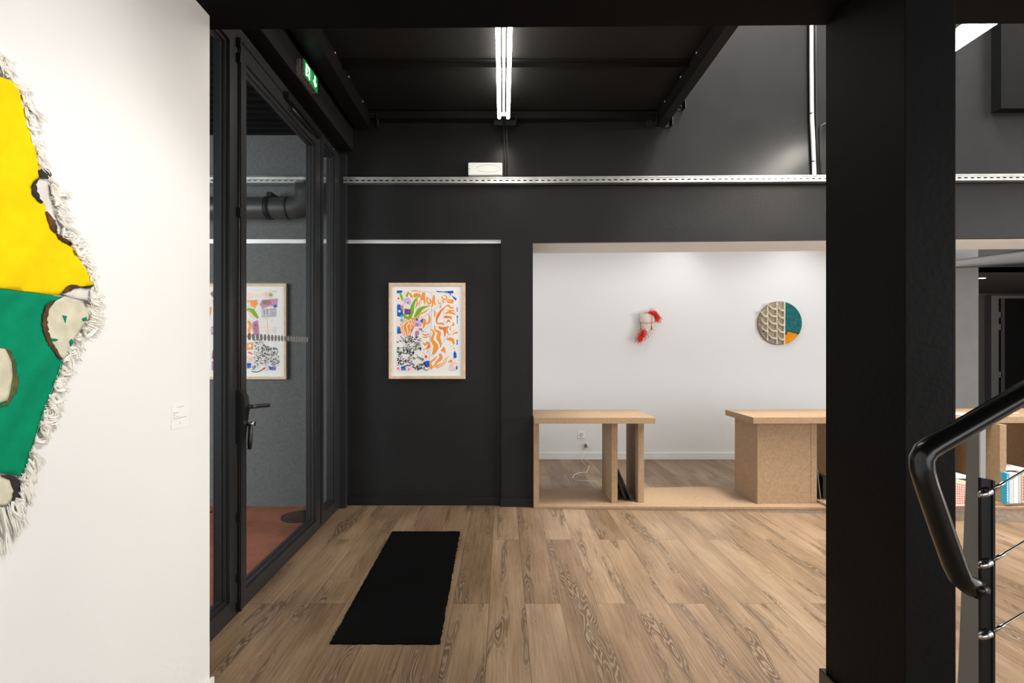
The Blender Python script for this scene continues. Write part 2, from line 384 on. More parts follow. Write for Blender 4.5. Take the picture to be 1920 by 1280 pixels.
# outer frame
fr = thing('trim_8', None, None, (GX(3.4), 3.4, 0), kind='structure')
def f(bm):
    gbox(bm, 2.15, 4.74, 3.06, ZH, -0.085, -0.004)            # head
    gbox(bm, 2.15, 4.74, 0.0, 0.028, -0.085, -0.004)          # sill
part('head_and_sill', fr, M['alu'], f)
part('mullion', fr, M['alu'], lambda bm: gbox(bm, 2.735, 2.832, 0.028, 3.06, -0.085, -0.006))
part('mullion', fr, M['alu'], lambda bm: gbox(bm, 4.163, 4.20, 0.028, 3.06, -0.085, -0.006))
part('jamb_post', fr, M['alu'], lambda bm: box(bm, -1.462, -1.385, 4.70, 4.758, 0, 3.125, bev=0.002))
def f(bm):
    for dd in (2.95, 3.55, 4.0, 4.55):
        sweep(bm, [(GX(dd)-0.004, dd, ZH-0.012), (GX(dd)+0.002, dd, ZH-0.012)], 0.005, 6)
part('screw_heads', fr, M['stainless'], f)
# near sidelight
w1 = thing('window_1', None, None, (GX(2.4), 2.4, 0.03), kind='structure')
part('window_frame', w1, M['alu'], lambda bm: frame_rect(bm, 2.15, 2.79, 0.028, 3.06, 0.06, 0.062, 0.075, 0.075, o1=0.004))
pn = part('pane', w1, M['glass'], lambda bm: gbox(bm, 2.21, 2.728, 0.10, 2.985, -0.044, -0.038))
part('gasket', pn, M['gasket'], lambda bm: gasket(bm, 2.225, 2.714, 0.118, 2.97))
# far sidelight
w2 = thing('window_2', None, None, (GX(4.4), 4.4, 0.03), kind='structure')
part('window_frame', w2, M['alu'], lambda bm: frame_rect(bm, 4.20, 4.70, 0.028, 3.085, 0.052, 0.135, 0.075, 0.03, o1=0.004))
pn = part('pane', w2, M['glass'], lambda bm: gbox(bm, 4.252, 4.567, 0.10, 3.05, -0.044, -0.038))
part('gasket', pn, M['gasket'], lambda bm: gasket(bm, 4.266, 4.551, 0.118, 3.04))
# door
dr = thing('door_1', None, None, (GX(3.5), 3.5, 0.03), kind='structure')
part('door_frame', dr, M['alu'], lambda bm: frame_rect(bm, 2.842, 4.158, 0.032, 3.035, 0.062, 0.10, 0.062, 0.075, o1=0.008))
pn = part('pane', dr, M['glass'], lambda bm: gbox(bm, 2.904, 4.058, 0.094, 2.96, -0.044, -0.038))
part('gasket', pn, M['gasket'], lambda bm: gasket(bm, 2.918, 4.044, 0.108, 2.946))
def f(bm):                                            # manifestation dots at eye level
    n = 0; dd = 2.93
    while dd < 4.04:
        cx = GX(dd)-0.0365; r = 0.021
        c = bm.verts.new((cx, dd, 1.473))
        vs = [bm.verts.new((cx-0.0215*math.cos(t)*r, dd+math.cos(t)*r, 1.473+math.sin(t)*r)) for t in [2*math.pi*k/14 for k in range(14)]]
        for k in range(14): bm.faces.new((c, vs[k], vs[(k+1) % 14]))
        dd += 0.053
M['dots'] = mat('frosted vinyl', (0.16, 0.16, 0.158), 0.7)
part('vinyl_dots', pn, M['dots'], f, label='row of frosted grey safety dots')
def f(bm):                                            # lock case with rounded ends
    x0, x1 = -1.408, -1.350
    pts = []
    for z, w in ((0.905,0.010),(0.93,0.028),(1.00,0.036),(1.09,0.048),(1.15,0.040),(1.185,0.018)):
        pts.append((w, z))
    d0 = 2.792
    for (wa, za), (wb, zb) in zip(pts[:-1], pts[1:]):
        hexa(bm, [(x0,d0,za),(x0+wa+0.012,d0,za),(x0+wa,d0+0.075,za),(x0,d0+0.075,za),(x0,d0,zb),(x0+wb+0.012,d0,zb),(x0+wb,d0+0.075,zb),(x0,d0+0.075,zb)])
lock = part('lock_case', dr, M['plastic'], f)
def f(bm):
    sweep(bm, [(-1.385, 2.85, 1.095), (-1.335, 2.852, 1.095)], 0.012, 10)
    sweep(bm, [(-1.337, 2.84, 1.095), (-1.333, 2.90, 1.093), (-1.336, 3.00, 1.086), (-1.340, 3.055, 1.080)], [0.010,0.012,0.012,0.011], 8, rx=0.008)
part('door_handle', lock, M['alu'], f)
def f(bm): sweep(bm, [(-1.375, 2.87, 1.00), (-1.335, 2.87, 1.00)], [0.012, 0.014], 10)
part('thumb_turn', lock, M['stainless'], f)
part('escape_lever', lock, M['plastic'], lambda bm: sweep(bm, [(-1.352, 2.86, 1.00), (-1.358, 2.862, 0.90), (-1.36, 2.862, 0.865)], [0.012,0.012,0.009], 8))
def f(bm):
    sweep(bm, [(-1.388, 2.802, 0.06), (-1.388, 2.802, 3.02)], 0.006, 8)
    for z, q in ((0.05, .018), (0.20, .014), (0.52, .014), (2.12, .014), (2.93, .018), (3.01, .02)):
        box(bm, -1.400, -1.374, 2.802-q/2, 2.802+q/2, z-0.025, z+0.025, bev=0.003)
part('bolt_rod', dr, M['plastic'], f)
def f(bm):
    gbox(bm, 3.42, 4.08, 3.012, 3.058, 0.004, 0.042)
    sweep(bm, [(GX(3.95)+0.03, 3.95, 3.00), (GX(3.5)+0.03, 3.5, 2.985)], 0.008, 6)
part('door_closer', dr, M['plastic'], f)

# ------------------------------------------------------------------ porch beyond the glass
bm = bmesh.new(); box(bm, -5.6, -1.465, 4.805, 5.0, -0.1, 3.34); struct('wall_porch', bm, M['greywall'])
bm = bmesh.new()
box(bm, -5.6, -1.465, -0.5, 4.8, 3.36, 3.46)
for k in range(40):
    y0 = 0.5+k*0.11
    hexa(bm, [(-5.6,y0,3.33),(-1.47,y0,3.33),(-1.47,y0+0.05,3.33),(-5.6,y0+0.05,3.33),(-5.6,y0-0.015,3.365),(-1.47,y0-0.015,3.365),(-1.47,y0+0.065,3.365),(-5.6,y0+0.065,3.365)])
struct('ceiling_porch', bm, M['matte'])
bm = bmesh.new(); box(bm, -5.7, -5.6, -0.5, 5.0, -0.1, 0.5); struct('wall_porch_left', bm, M['greywall'])
pp = thing('drain_pipe', 'thick dark grey pipe with an elbow high on the porch wall behind the glass', 'pipe', (-2.6, 4.68, 2.6))
def f(bm):
    z = H+(VY-390)/F*4.66; x1 = (548-VX)/F*4.66
    pts = [(-4.9, 4.66, z), (x1-0.1, 4.66, z), (x1, 4.66, z)]
    for a in (20, 45, 70, 90): pts.append((x1+0.12*math.sin(math.radians(a)), 4.66, z+0.12*(1-math.cos(math.radians(a)))))
    pts.append((x1+0.12, 4.66, 2.85))
    sweep(bm, pts, 0.093, 24, cap=True)
part('pipe_run', pp, M['pipe'], f)
def f(bm):
    z = H+(VY-390)/F*4.66
    x = (505-VX)/F*4.66; sweep(bm, [(x-0.022, 4.66, z), (x+0.022, 4.66, z)], 0.100, 24)
    x = (505-VX)/F*4.66; box(bm, x-0.02, x+0.02, 4.65, 4.805, z+0.09, z+0.14)
part('pipe_clamp', pp, M['beam'], f)
z = H+(VY-390)/F*4.66; x = (541-VX)/F*4.66
part('pipe_collar', pp, M['beam'], lambda bm: sweep(bm, [(x-0.008, 4.66, z), (x+0.008, 4.66, z)], 0.098, 24))
bm = bmesh.new(); c = U(572, 960, 1.4/0.305)
sweep(bm, [(c.x, 4.50, -0.012), (c.x, 4.50, 0.0)], 0.16, 28)
tag(obj('drain_cover', bm, M['beam']), 'round dark cover on the terracotta porch floor by the wall', 'drain cover')
st = thing('door_stop', 'small black floor stop on the terracotta porch floor behind the near glass', 'door stop', (-2.55, 4.60, -0.012))
part('base', st, M['plastic'], lambda bm: sweep(bm, [(-2.555,4.62,-0.012),(-2.555,4.62,0.0)], 0.03, 12))
part('peg', st, M['plastic'], lambda bm: sweep(bm, [(-2.555,4.62,0.0),(-2.555,4.62,0.035),(-2.555,4.60,0.045)], 0.012, 8))

# picture rails
a = U(649, 457, 4.80); b = U(940, 449, 4.80)
bm = bmesh.new(); box(bm, -1.392, -0.018, 4.785, 4.806, a.z, b.z); box(bm, -1.392, -0.018, 4.779, 4.787, a.z, a.z+0.008)
tag(obj('picture_rail', bm, M['chrome']), 'shiny aluminium hanging rail across the top of the black recess', 'rail')
bm = bmesh.new(); box(bm, -4.2, (617-VX)/F*4.80, 4.785, 4.806, a.z, b.z); box(bm, -4.2, (617-VX)/F*4.80, 4.779, 4.787, a.z, a.z+0.008)
tag(obj('picture_rail', bm, M['chrome']), 'shiny hanging rail on the grey porch wall seen through the glass', 'rail')

# cable tray
def ztray(X): return 2.921 if X < 0.5 else 2.921-(X-0.5)*0.0078
def tray(X0, X1, label):
    r = thing('cable_tray', label, 'cable tray', (X0, 4.68, 2.86))
    def f(bm):
        p = 0.0528; n = int((X1-X0)/p)
        def q(a, b, z0, z1, y0=-0.062, y1=-0.059):
            za, zb = ztray(a), ztray(b)
            hexa(bm, [(a,WY(a)+y0,za+z0),(b,WY(b)+y0,zb+z0),(b,WY(b)+y1,zb+z0),(a,WY(a)+y1,za+z0),(a,WY(a)+y0,za+z1),(b,WY(b)+y0,zb+z1),(b,WY(b)+y1,zb+z1),(a,WY(a)+y1,za+z1)])
        ks = [X0+(X1-X0)*k/n for k in range(n+1)]
        seg = [X0]+([0.3, 0.5] if X0 < 0.3 < X1 else [])+[X1]
        for a, b in zip(seg[:-1], seg[1:]):
            q(a, b, -0.027, 0.0); q(a, b, -0.056, -0.037); q(a, b, -0.012, -0.004, -0.070, -0.060); q(a, b, -0.003, 0.0, -0.062, 0.02); q(a, b, -0.056, -0.053, -0.066, 0.0)
        for k in range(n):
            a = ks[k]; q(a+0.029, a+p, -0.037, -0.027)
    part('channel', r, M['steel'], f)
    def g(bm):
        seg = [X0+0.01]+([0.3] if X0 < 0.3 < X1 else [])+[X1-0.01]
        for a, b in zip(seg[:-1], seg[1:]):
            hexa(bm, [(a,WY(a)-0.05,ztray(a)-0.05),(b,WY(b)-0.05,ztray(b)-0.05),(b,WY(b)+0.02,ztray(b)-0.05),(a,WY(a)+0.02,ztray(a)-0.05),
                      (a,WY(a)-0.05,ztray(a)-0.012),(b,WY(b)-0.05,ztray(b)-0.012),(b,WY(b)+0.02,ztray(b)-0.012),(a,WY(a)+0.02,ztray(a)-0.012)])
    part('cables', r, M['plastic'], g, label='dark filler behind the tray slots, for their shade')  # solid dark box behind the slots stands for the shade inside
    return r
tray(-1.405, XR-0.1, 'long slotted galvanised cable tray along the whole black back wall')
tray(-4.6, (612-VX)/F*4.70, 'slotted galvanised cable tray on the porch wall behind the glass')

# ------------------------------------------------------------------ lamps
def tube_lamp(X, d0, d1, z, gap, label, r=0.0145, wide=False):
    t = thing('tube_lamp', label, 'ceiling lamp', (X, (d0+d1)/2, z), group=None)
    hw = gap/2 if wide else 0.010
    part('housing', t, M['whitem'] if wide else M['greym'], B(X-hw, X+hw, d0, d1, z+0.022, z+0.05, bev=0.004))
    for s in (-1, 1):
        part('tube', t, M['tubeb' if wide else 'tube'], lambda bm: sweep(bm, [(X+s*gap/2, d0+0.03, z), (X+s*gap/2, d1-0.012, z), (X+s*gap/2, d1, z)], [r, r, r*0.75], 14))
    for y in (d0+0.02, d1-0.02):
        part('end_cap', t, M['whitepl'], B(X-gap/2-0.012, X+gap/2+0.012, y-0.012, y+0.012, z+0.012, z+0.035, bev=0.003))
    for y in (d0+0.3, d1-0.3):
        part('suspension', t, M['steel'], lambda bm: sweep(bm, [(X, y, z+0.05), (X, y, ZC if X < 1.4 else 7.6)], 0.003, 6))
    return t
tube_lamp(0.006, 2.28, 4.425, H+1.92, 0.0725, 'double fluorescent tube lamp glowing under the black deck above the entrance')
tube_lamp(2.975, 2.35, 3.98, H+2.02, 0.115, 'double fluorescent tube lamp glowing at top right beyond the pillar', r=0.019, wide=True)
# lead down from the lamp to the tray
cb = thing('lamp_cable', 'thin black twin cable from the tube lamp down to the tray', 'cable', (0.02, 4.77, 2.93))
for off, rr in ((-0.012, 0.006), (0.012, 0.006)):
    part('lead', cb, M['plastic'], lambda bm: sweep(bm, [(0.006+off*0.3, 4.42, H+1.945), (0.012+off*0.6, 4.60, H+1.97), (0.02+off, 4.76, H+1.965), (0.022+off, 4.784, H+1.88), (0.024+off, 4.784, 2.915)], rr, 8))
# conduits at the right of the wall
wc = thing('white_conduit', 'white vertical conduit on the black wall left of the pillar', 'conduit', (2.67, 4.66, 2.9))
def f(bm):
    d = 4.665
    sweep(bm, [U(1519, -180, d), U(1521, 50, d), U(1521, 120, d), U(1522, 220, d), U(1524.5, 270, d), U(1527, 335, d)], 0.0165, 12)
part('pipe', wc, M['whitepl'], f)
for yy in (213, 303):
    part('tie', wc, M['plastic'], lambda bm: sweep(bm, [U(1521 if yy < 250 else 1525, yy, 4.665)+Vector((0,0,-.004)), U(1521 if yy < 250 else 1525, yy, 4.665)+Vector((0,0,.004))], 0.0185, 12))
def f(bm):
    d = 4.668
    sweep(bm, [U(1528, -180, d), U(1529, 120, d), U(1531, 260, d), U(1533.5, 335, d)], 0.010, 10)
bm = bmesh.new(); f(bm); tag(obj('black_conduit', bm, M['beam']), 'tall dark conduit right beside the white one', 'conduit')
bm = bmesh.new(); d = 4.66
sweep(bm, [U(1565, 226, d), U(1549, 231, d), U(1540, 236, d), U(1537.5, 245, d), U(1538, 300, d), U(1539.5, 335, d)], 0.010, 10)
tag(obj('black_conduit', bm, M['beam']), 'short dark conduit bending away behind the pillar above the tray', 'conduit')

# emergency light
el = thing('emergency_light', 'white oblong emergency light box sitting above the cable tray', 'emergency light', (-0.16, 4.76, 2.93))
a = U(878, 329.5, 4.76); b = U(942, 306, 4.76)
ce = part('case', el, M['whitepl'], B(a.x, b.x, 4.735, 4.796, a.z, b.z, bev=0.010))
def f(bm):
    cx, cz = a.x+0.17, (a.z+b.z)/2; pts = []
    for k in range(25):
        t = k/24*math.pi*1.8-2.6; pts.append((cx+0.105*math.cos(t)+0.01, 4.7345, cz+0.032*math.sin(t)))
    sweep(bm, pts, 0.0012, 5); sweep(bm, [(a.x+0.012,4.736,cz-.002),(a.x+0.012,4.733,cz-.002)], 0.004, 8)
part('relief_line', ce, M['ink'], f)
# exit sign
X0, X1 = -1.345, -1.290; D0, D1 = 3.463, 3.718; Z0, Z1 = 3.183, 3.290
es = thing('exit_sign', 'green emergency exit sign with running figure and down arrow on the side beam', 'sign', (X0, 3.59, Z0))
part('case', es, M['signcase'], B(X0, X1-0.022, D0, D1, Z0, Z1, bev=0.004))
part('case', es, M['signcase'], B(X1-0.018, X1-0.003, D0, D1, Z0, Z1, bev=0.002))
sf = part('sign_face', es, M['signgreen'], B(X1-0.002, X1, D0+0.004, D1-0.004, Z0+0.003, Z1-0.003))
def SP(u, v, o=0.0008): return (X1+o, D0+u*(D1-D0), Z0+v*(Z1-Z0))
def f(bm):
    def poly(ps, mi=0, o=0.0008): bm.faces.new([bm.verts.new(SP(u, v, o)) for u, v in ps]).material_index = mi
    poly([(0.72,0.88),(0.82,0.88),(0.82,0.45),(0.90,0.50),(0.90,0.36),(0.77,0.12),(0.64,0.36),(0.64,0.50),(0.72,0.45)])
    poly([(0.10,0.86),(0.40,0.86),(0.40,0.10),(0.32,0.10),(0.28,0.30),(0.20,0.12),(0.10,0.12)])
    poly([(0.07,0.42),(0.16,0.52),(0.16,0.44),(0.09,0.36)])
    # running figure
    G = 1; o = 0.0014
    poly([(0.23+0.028*math.cos(t), 0.74+0.06*math.sin(t)) for t in [2*math.pi*k/10 for k in range(10)]], G, o)
    poly([(0.21,0.66),(0.27,0.66),(0.31,0.48),(0.25,0.42)], G, o)
    poly([(0.25,0.44),(0.31,0.48),(0.36,0.34),(0.33,0.30)], G, o); poly([(0.25,0.46),(0.28,0.42),(0.20,0.26),(0.15,0.28)], G, o)
    poly([(0.26,0.65),(0.34,0.58),(0.33,0.54),(0.25,0.60)], G, o); poly([(0.22,0.64),(0.14,0.56),(0.16,0.52),(0.23,0.58)], G, o)
    poly([(0.52,0.9),(0.525,0.9),(0.525,0.15),(0.52,0.15)])
part('symbols', sf, [M['signwhite'], M['signgreen']], f, recalc=False)

# ------------------------------------------------------------------ prints
def colm(n, c): return mat('print ink '+n, c, 0.7, spec=0.2)
PC = [M['paper'], colm('orange', (0.93, 0.33, 0.045)), colm('deep orange', (0.85, 0.20, 0.03)), colm('blue', (0.012, 0.115, 0.55)), colm('light blue', (0.10, 0.45, 0.75)),
      colm('green', (0.19, 0.46, 0.02)), colm('lilac', (0.66, 0.46, 0.76)), colm('purple', (0.20, 0.07, 0.24)), colm('pink', (0.93, 0.63, 0.56)),
      colm('black', (0.012, 0.01, 0.01)), colm('red', (0.72, 0.04, 0.04)), colm('mauve', (0.52, 0.22, 0.42)), colm('pen blue', (0.30, 0.32, 0.75)), colm('pale peach', (0.93, 0.76, 0.70)),
      colm('brown', (0.30, 0.15, 0.13)), colm('pale grey', (0.55, 0.53, 0.50))]
OR, DO, BL, LB, GR, LI, PU, PK, BK, RD, MA, PE, PEA, BR, GY = range(1, 16)
class Draw:
    def __init__(s, fx): s.bm = bmesh.new(); s.n = 0; s.fx = fx
    def pt(s, x, y): return s.fx(x, y, 0.0004+s.n*0.000006)
    def poly(s, pts, c):
        s.n += 1
        co = [Vector((x, y)) for x, y in pts]
        r = delaunay_2d_cdt(co, [], [list(range(len(co)))], 1, 1e-4)
        vs = [s.bm.verts.new(s.pt(v.x, v.y)) for v in r[0]]
        for fc in r[2]:
            try: s.bm.faces.new([vs[i] for i in fc]).material_index = c
            except ValueError: pass
    def blob(s, x, y, rx, ry, c, w=0.2, n=12, rot=0.0):
        ps = []
        for k in range(n):
            t = 2*math.pi*k/n; q = 1+random.uniform(-w, w); a, b = rx*q*math.cos(t), ry*q*math.sin(t)
            ps.append((x+a*math.cos(rot)-b*math.sin(rot), y+a*math.sin(rot)+b*math.cos(rot)))
        s.poly(ps, c)
    def stroke(s, pts, w, c):
        """smooth brush stroke, w = width or list"""
        n = len(pts); fine = []
        P = [Vector(p) for p in pts]; W = [q*1.25 if q > 5 else q for q in (w if isinstance(w, (list, tuple)) else [w]*n)]
        for i in range(n-1):
            p0, p1, p2, p3 = P[max(0,i-1)], P[i], P[i+1], P[min(n-1,i+2)]
            for k in range(6):
                t = k/6
                q = 0.5*((2*p1)+(p2-p0)*t+(2*p0-5*p1+4*p2-p3)*t*t+(3*p1-p0-3*p2+p3)*t**3)
                fine.append((q, W[i]+(W[i+1]-W[i])*t))
        fine.append((P[-1], W[-1])); s.n += 1; L, R = [], []
        for i, (p, ww) in enumerate(fine):
            t = fine[min(i+1, len(fine)-1)][0]-fine[max(0, i-1)][0]
            if t.length < 1e-6: t = Vector((1, 0))
            t.normalize(); nn = Vector((-t.y, t.x))*ww/2
            a, b = p+nn, p-nn; L.append(s.bm.verts.new(s.pt(a.x, a.y))); R.append(s.bm.verts.new(s.pt(b.x, b.y)))
        for i in range(len(L)-1): s.bm.faces.new((L[i], L[i+1], R[i+1], R[i])).material_index = c
    def speck(s, region, count, smin, smax, c, avoid=None):
        k = 0; tries = 0
        while k < count and tries < count*20:
            tries += 1
            xs = [p[0] for p in region]; ys = [p[1] for p in region]
            x, y = random.uniform(min(xs), max(xs)), random.uniform(min(ys), max(ys))
            if not inside(x, y, region): continue
            if avoid and any((x-a)**2/(r*r)+(y-b)**2/(q*q) < 1 for a, b, r, q in avoid): continue
            z = random.uniform(smin, smax)
            s.blob(x, y, z*random.uniform(0.9, 1.7), z*0.55, c, 0.3, 6, random.uniform(-0.9, 0.9)+0.5); k += 1
def inside(x, y, poly):
    r = False; j = len(poly)-1
    for i in range(len(poly)):
        xi, yi = poly[i]; xj, yj = poly[j]
        if (yi > y) != (yj > y) and x < (xj-xi)*(y-yi)/(yj-yi)+xi: r = not r
        j = i
    return r

def framed(label, px0, px1, py0, py1, dW, frame_px, print_px, drawfn, fxmap, wirex=None, railz=None):
    a = U(px0, py1, dW-0.03); b = U(px1, py0, dW-0.03)
    t = thing('framed_print', label, 'framed picture', ((a.x+b.x)/2, dW, a.z))
    s = (dW-0.03)/F; w = frame_px*s
    def f(bm):
        y0, y1 = dW-0.034, dW-0.004
        box(bm, a.x, a.x+w, y0, y1, a.z, b.z, bev=0.002); box(bm, b.x-w, b.x, y0, y1, a.z, b.z, bev=0.002)
        box(bm, a.x+w, b.x-w, y0, y1, b.z-w, b.z, bev=0.002); box(bm, a.x+w, b.x-w, y0, y1, a.z, a.z+w, bev=0.002)
    part('frame', t, M['framewood'], f, label='pale oak moulding')
    part('backing', t, M['paper'], B(a.x+w*0.9, b.x-w*0.9, dW-0.022, dW-0.004, a.z+w*0.9, b.z-w*0.9))
    D = Draw(fxmap); drawfn(D)
    o = obj('print', D.bm, PC, t, recalc=False)
    if wirex:
        part('hanging_wire', t, M['steel'] if False else M['plastic'], lambda bm: sweep(bm, [(wirex, dW-0.012, b.z-0.01), (wirex, dW-0.012, railz)], 0.0016, 5))
    return t

s6 = 6.094
dA = 4.805
def mapA(x, y, o):                    # crop coordinates of the first print
    p = U(715+x/s6, 515+y/s6, dA-0.03); p.y = dA-0.0225-o; return p
def drawA(D):
    D.poly([(175,178),(870,178),(870,1095),(175,1095)], 0)
    # left column ground
    D.poly([(175,178),(240,178),(235,205),(175,212)], BL)
    D.blob(215,250,40,40,PEA); D.blob(270,215,40,35,PEA); D.blob(195,268,12,10,RD)
    D.blob(200,310,30,25,PEA)
    D.poly([(178,340),(215,335),(225,380),(240,420),(250,470),(210,480),(178,470)], BL)
    D.blob(205,415,16,14,0); D.blob(230,475,14,16,LB)
    D.blob(200,540,35,45,PEA); D.blob(232,520,18,20,LB)
    D.poly([(178,590),(205,590),(225,640),(225,670),(178,675)], BL); D.blob(190,605,10,12,LB)
    D.blob(215,710,45,28,PEA); D.stroke([(215,700),(240,725),(260,735)],[6,8,3],BL)
    D.stroke([(210,200),(225,240),(240,285)],[6,22,18],GR); D.stroke([(308,190),(300,215),(285,250)],[6,16,20],GR)
    # orange marks upper centre
    D.poly([(305,200),(335,210),(360,245),(355,270),(330,250)], OR)
    D.stroke([(345,185),(380,182),(415,185)],[8,12,8],OR); D.stroke([(415,185),(440,192),(455,200)],[8,8,4],OR)
    D.poly([(365,235),(370,215),(410,208),(448,218),(448,262),(410,250),(372,262)], OR)
    D.poly([(470,200),(500,198),(502,320),(490,345),(480,290),(440,290),(455,240)], OR)
    D.poly([(385,290),(395,275),(415,285),(410,310),(385,300)], OR)
    D.stroke([(415,310),(400,350),(390,385)],[16,14,4],OR); D.stroke([(440,290),(430,330),(420,350)],[8,10,3],OR)
    D.stroke([(525,250),(520,300),(545,335),(565,300),(545,275),(525,255)],[8,16,12,18,10,4],OR)
    D.stroke([(600,230),(597,280),(585,330),(575,370)],[12,28,16,10],OR); D.stroke([(600,290),(615,350)],[16,10],OR)
    D.stroke([(690,240),(700,270),(722,285),(745,265),(735,235),(700,235)],[8,14,14,14,8,5],OR)
    D.stroke([(650,275),(655,320),(670,330),(680,300)],[5,10,10,4],OR); D.stroke([(685,290),(705,305),(715,320)],[5,14,5],OR)
    D.poly([(752,285),(785,278),(825,285),(825,320),(795,328),(750,318)], OR); D.stroke([(765,300),(790,300)],5,0)
    D.stroke([(720,365),(765,350),(790,375),(830,375)],[6,18,18,10],OR); D.stroke([(740,400),(780,410),(835,410)],[5,16,12],OR)
    D.stroke([(722,445),(770,430),(835,445),(835,462)],[8,20,16,5],OR); D.poly([(710,475),(735,465),(800,475),(805,515),(780,495),(722,495)], DO)
    D.stroke([(740,555),(765,520),(785,540)],[5,16,10],DO); D.stroke([(815,540),(825,570),(795,580)],[6,18,6],OR)
    D.stroke([(730,370),(690,400),(650,460),(630,510),(640,555),(690,555),(710,570)],[6,16,26,16,10,14,12],DO)
    D.stroke([(680,350),(665,385)],[14,8],OR); D.stroke([(605,405),(612,445),(600,485)],[8,16,5],OR)
    D.stroke([(548,385),(500,420),(440,450),(415,500)],[4,14,14,20],OR)
    D.stroke([(465,480),(440,520)],[5,3],OR)
    D.poly([(470,500),(500,500),(515,545),(490,600),(470,620),(475,560)], OR); D.stroke([(535,440),(550,490),(545,540),(510,570)],[5,18,20,6],OR)
    # right side strokes
    D.stroke([(655,590),(680,610),(730,610),(770,590)],[12,26,24,10],DO); D.stroke([(720,610),(725,660),(722,710)],[26,22,6],DO)
    D.stroke([(750,600),(752,650),(775,690)],[12,18,6],OR); D.stroke([(790,590),(785,620),(800,640)],[6,12,4],OR)
    D.stroke([(610,580),(615,630),(660,660),(650,720),(670,770),(680,830)],[10,14,30,38,26,5],OR)
    D.stroke([(565,620),(600,660),(580,740),(620,810),(610,870),(585,910)],[6,18,26,46,40,16],OR)
    D.poly([(745,725),(790,712),(830,730),(838,795),(822,800),(800,755),(748,748)], OR)
    D.poly([(715,815),(730,850),(733,900),(705,880),(675,868)], OR); D.stroke([(800,690),(840,665),(870,660)],[4,14,24],OR)
    D.stroke([(790,805),(800,825)],5,OR); D.stroke([(820,830),(840,850)],6,OR)
    D.stroke([(665,900),(680,950),(640,990),(600,1040),(560,1075)],[18,32,24,10,20],OR); D.stroke([(640,930),(600,970),(560,1000),(565,1060)],[5,16,14,38],OR)
    D.stroke([(775,930),(730,960),(700,1010),(640,1035),(605,1060)],[5,8,8,14,8],OR); D.stroke([(745,960),(735,1000),(690,1040),(625,1065)],[8,6,8,12],OR)
    D.poly([(810,965),(808,1000),(755,1003),(780,975)], OR)
    D.stroke([(460,665),(500,690),(550,675)],[5,16,6],OR); D.stroke([(465,705),(500,715),(548,700)],[4,12,5],OR)
    D.stroke([(475,775),(500,800),(525,770),(545,820),(500,850)],[10,16,14,30,6],OR); D.blob(535,820,14,20,DO)
    D.stroke([(485,840),(490,865)],6,OR); D.stroke([(530,860),(528,890)],8,OR)
    # right border
    D.poly([(620,180),(700,190),(820,180),(825,210),(780,215),(720,200),(640,195)], BL); D.stroke([(690,195),(760,205)],6,LB)
    D.poly([(800,230),(830,250),(860,270),(850,298),(820,265)], BL); D.blob(850,210,18,18,PEA); D.blob(790,225,8,12,RD)
    D.stroke([(865,370),(866,420)],12,PE); D.stroke([(866,460),(866,560)],10,LB); D.stroke([(868,470),(868,490)],10,BL)
    D.stroke([(866,740),(866,800)],10,BL); D.poly([(835,865),(858,900),(860,945),(825,965),(822,900)], BL)
    D.blob(825,1040,42,44,PK); D.blob(835,1035,18,18,PEA); D.blob(850,965,20,14,PEA); D.poly([(855,1045),(870,1040),(870,1080),(850,1080)], BL)
    D.stroke([(810,990),(780,1050),(778,1085),(820,1092),(865,1092)],4,PE)
    # pen lines
    D.stroke([(785,235),(740,300),(620,380),(480,480),(420,530)],3.5,PE); D.stroke([(840,625),(760,700),(690,790),(590,915),(555,920)],3.5,PE)
    D.stroke([(575,380),(565,600),(555,800),(545,1090)],3.5,PE); D.stroke([(480,180),(560,200),(700,200),(790,235)],3,PE); D.stroke([(470,190),(450,330),(400,400)],3,PE)
    D.stroke([(570,200),(580,290),(565,400)],2.5,PE); D.stroke([(720,380),(705,470),(722,560),(720,700)],2.5,PE); D.stroke([(670,880),(668,1000)],2.5,PE); D.stroke([(465,640),(545,680),(555,800)],3,PE); D.stroke([(545,580),(480,640)],3,LB)
    # vase, leaves, flowers
    D.poly([(255,490),(400,490),(380,540),(375,600),(350,650),(330,690),(290,712),(250,690),(215,640),(215,570),(255,530)], OR)
    for pts in ([(270,500),(262,540),(225,590),(245,660),(285,700)], [(300,520),(255,570),(250,620),(280,680)], [(320,540),(290,580),(300,640),(300,700)], [(335,500),(350,560),(370,570)], [(360,510),(375,545)], [(300,560),(330,560),(335,620),(315,690)], [(280,500),(300,530),(330,510)]):
        D.stroke(pts, 7, 0)
    D.stroke([(250,440),(270,480),(320,490),(350,470)],[10,26,26,8],GR)
    D.stroke([(425,250),(385,290),(355,360),(345,430),(320,485)],[4,18,34,34,22],GR)
    D.stroke([(560,350),(480,375),(430,410),(380,485)],[4,26,42,20],GR); D.stroke([(560,350),(500,362)],[3,10],OR)
    D.blob(285,310,55,50,LI,0.12); D.blob(285,345,28,30,PEA); D.blob(300,320,12,8,BL); D.blob(232,365,17,20,MA); D.blob(228,405,14,14,PU); D.blob(240,320,20,20,PEA)
    D.poly([(262,390),(280,385),(300,392),(332,388),(335,440),(318,458),(298,452),(280,460),(262,445)], PU)
    D.blob(245,400,6,40,GR)
    D.poly([(400,485),(425,520),(390,525)], BL); D.poly([(475,495),(470,560),(440,525)], BL)
    D.blob(415,565,45,42,LI,0.12); D.blob(405,570,22,18,MA); D.blob(405,610,32,22,PEA); D.blob(445,620,26,14,MA); D.stroke([(450,630),(475,650)],[12,4],PU); D.blob(345,630,14,20,MA)
    D.poly([(385,650),(415,632),(432,650),(430,685),(400,700),(380,690)], MA)
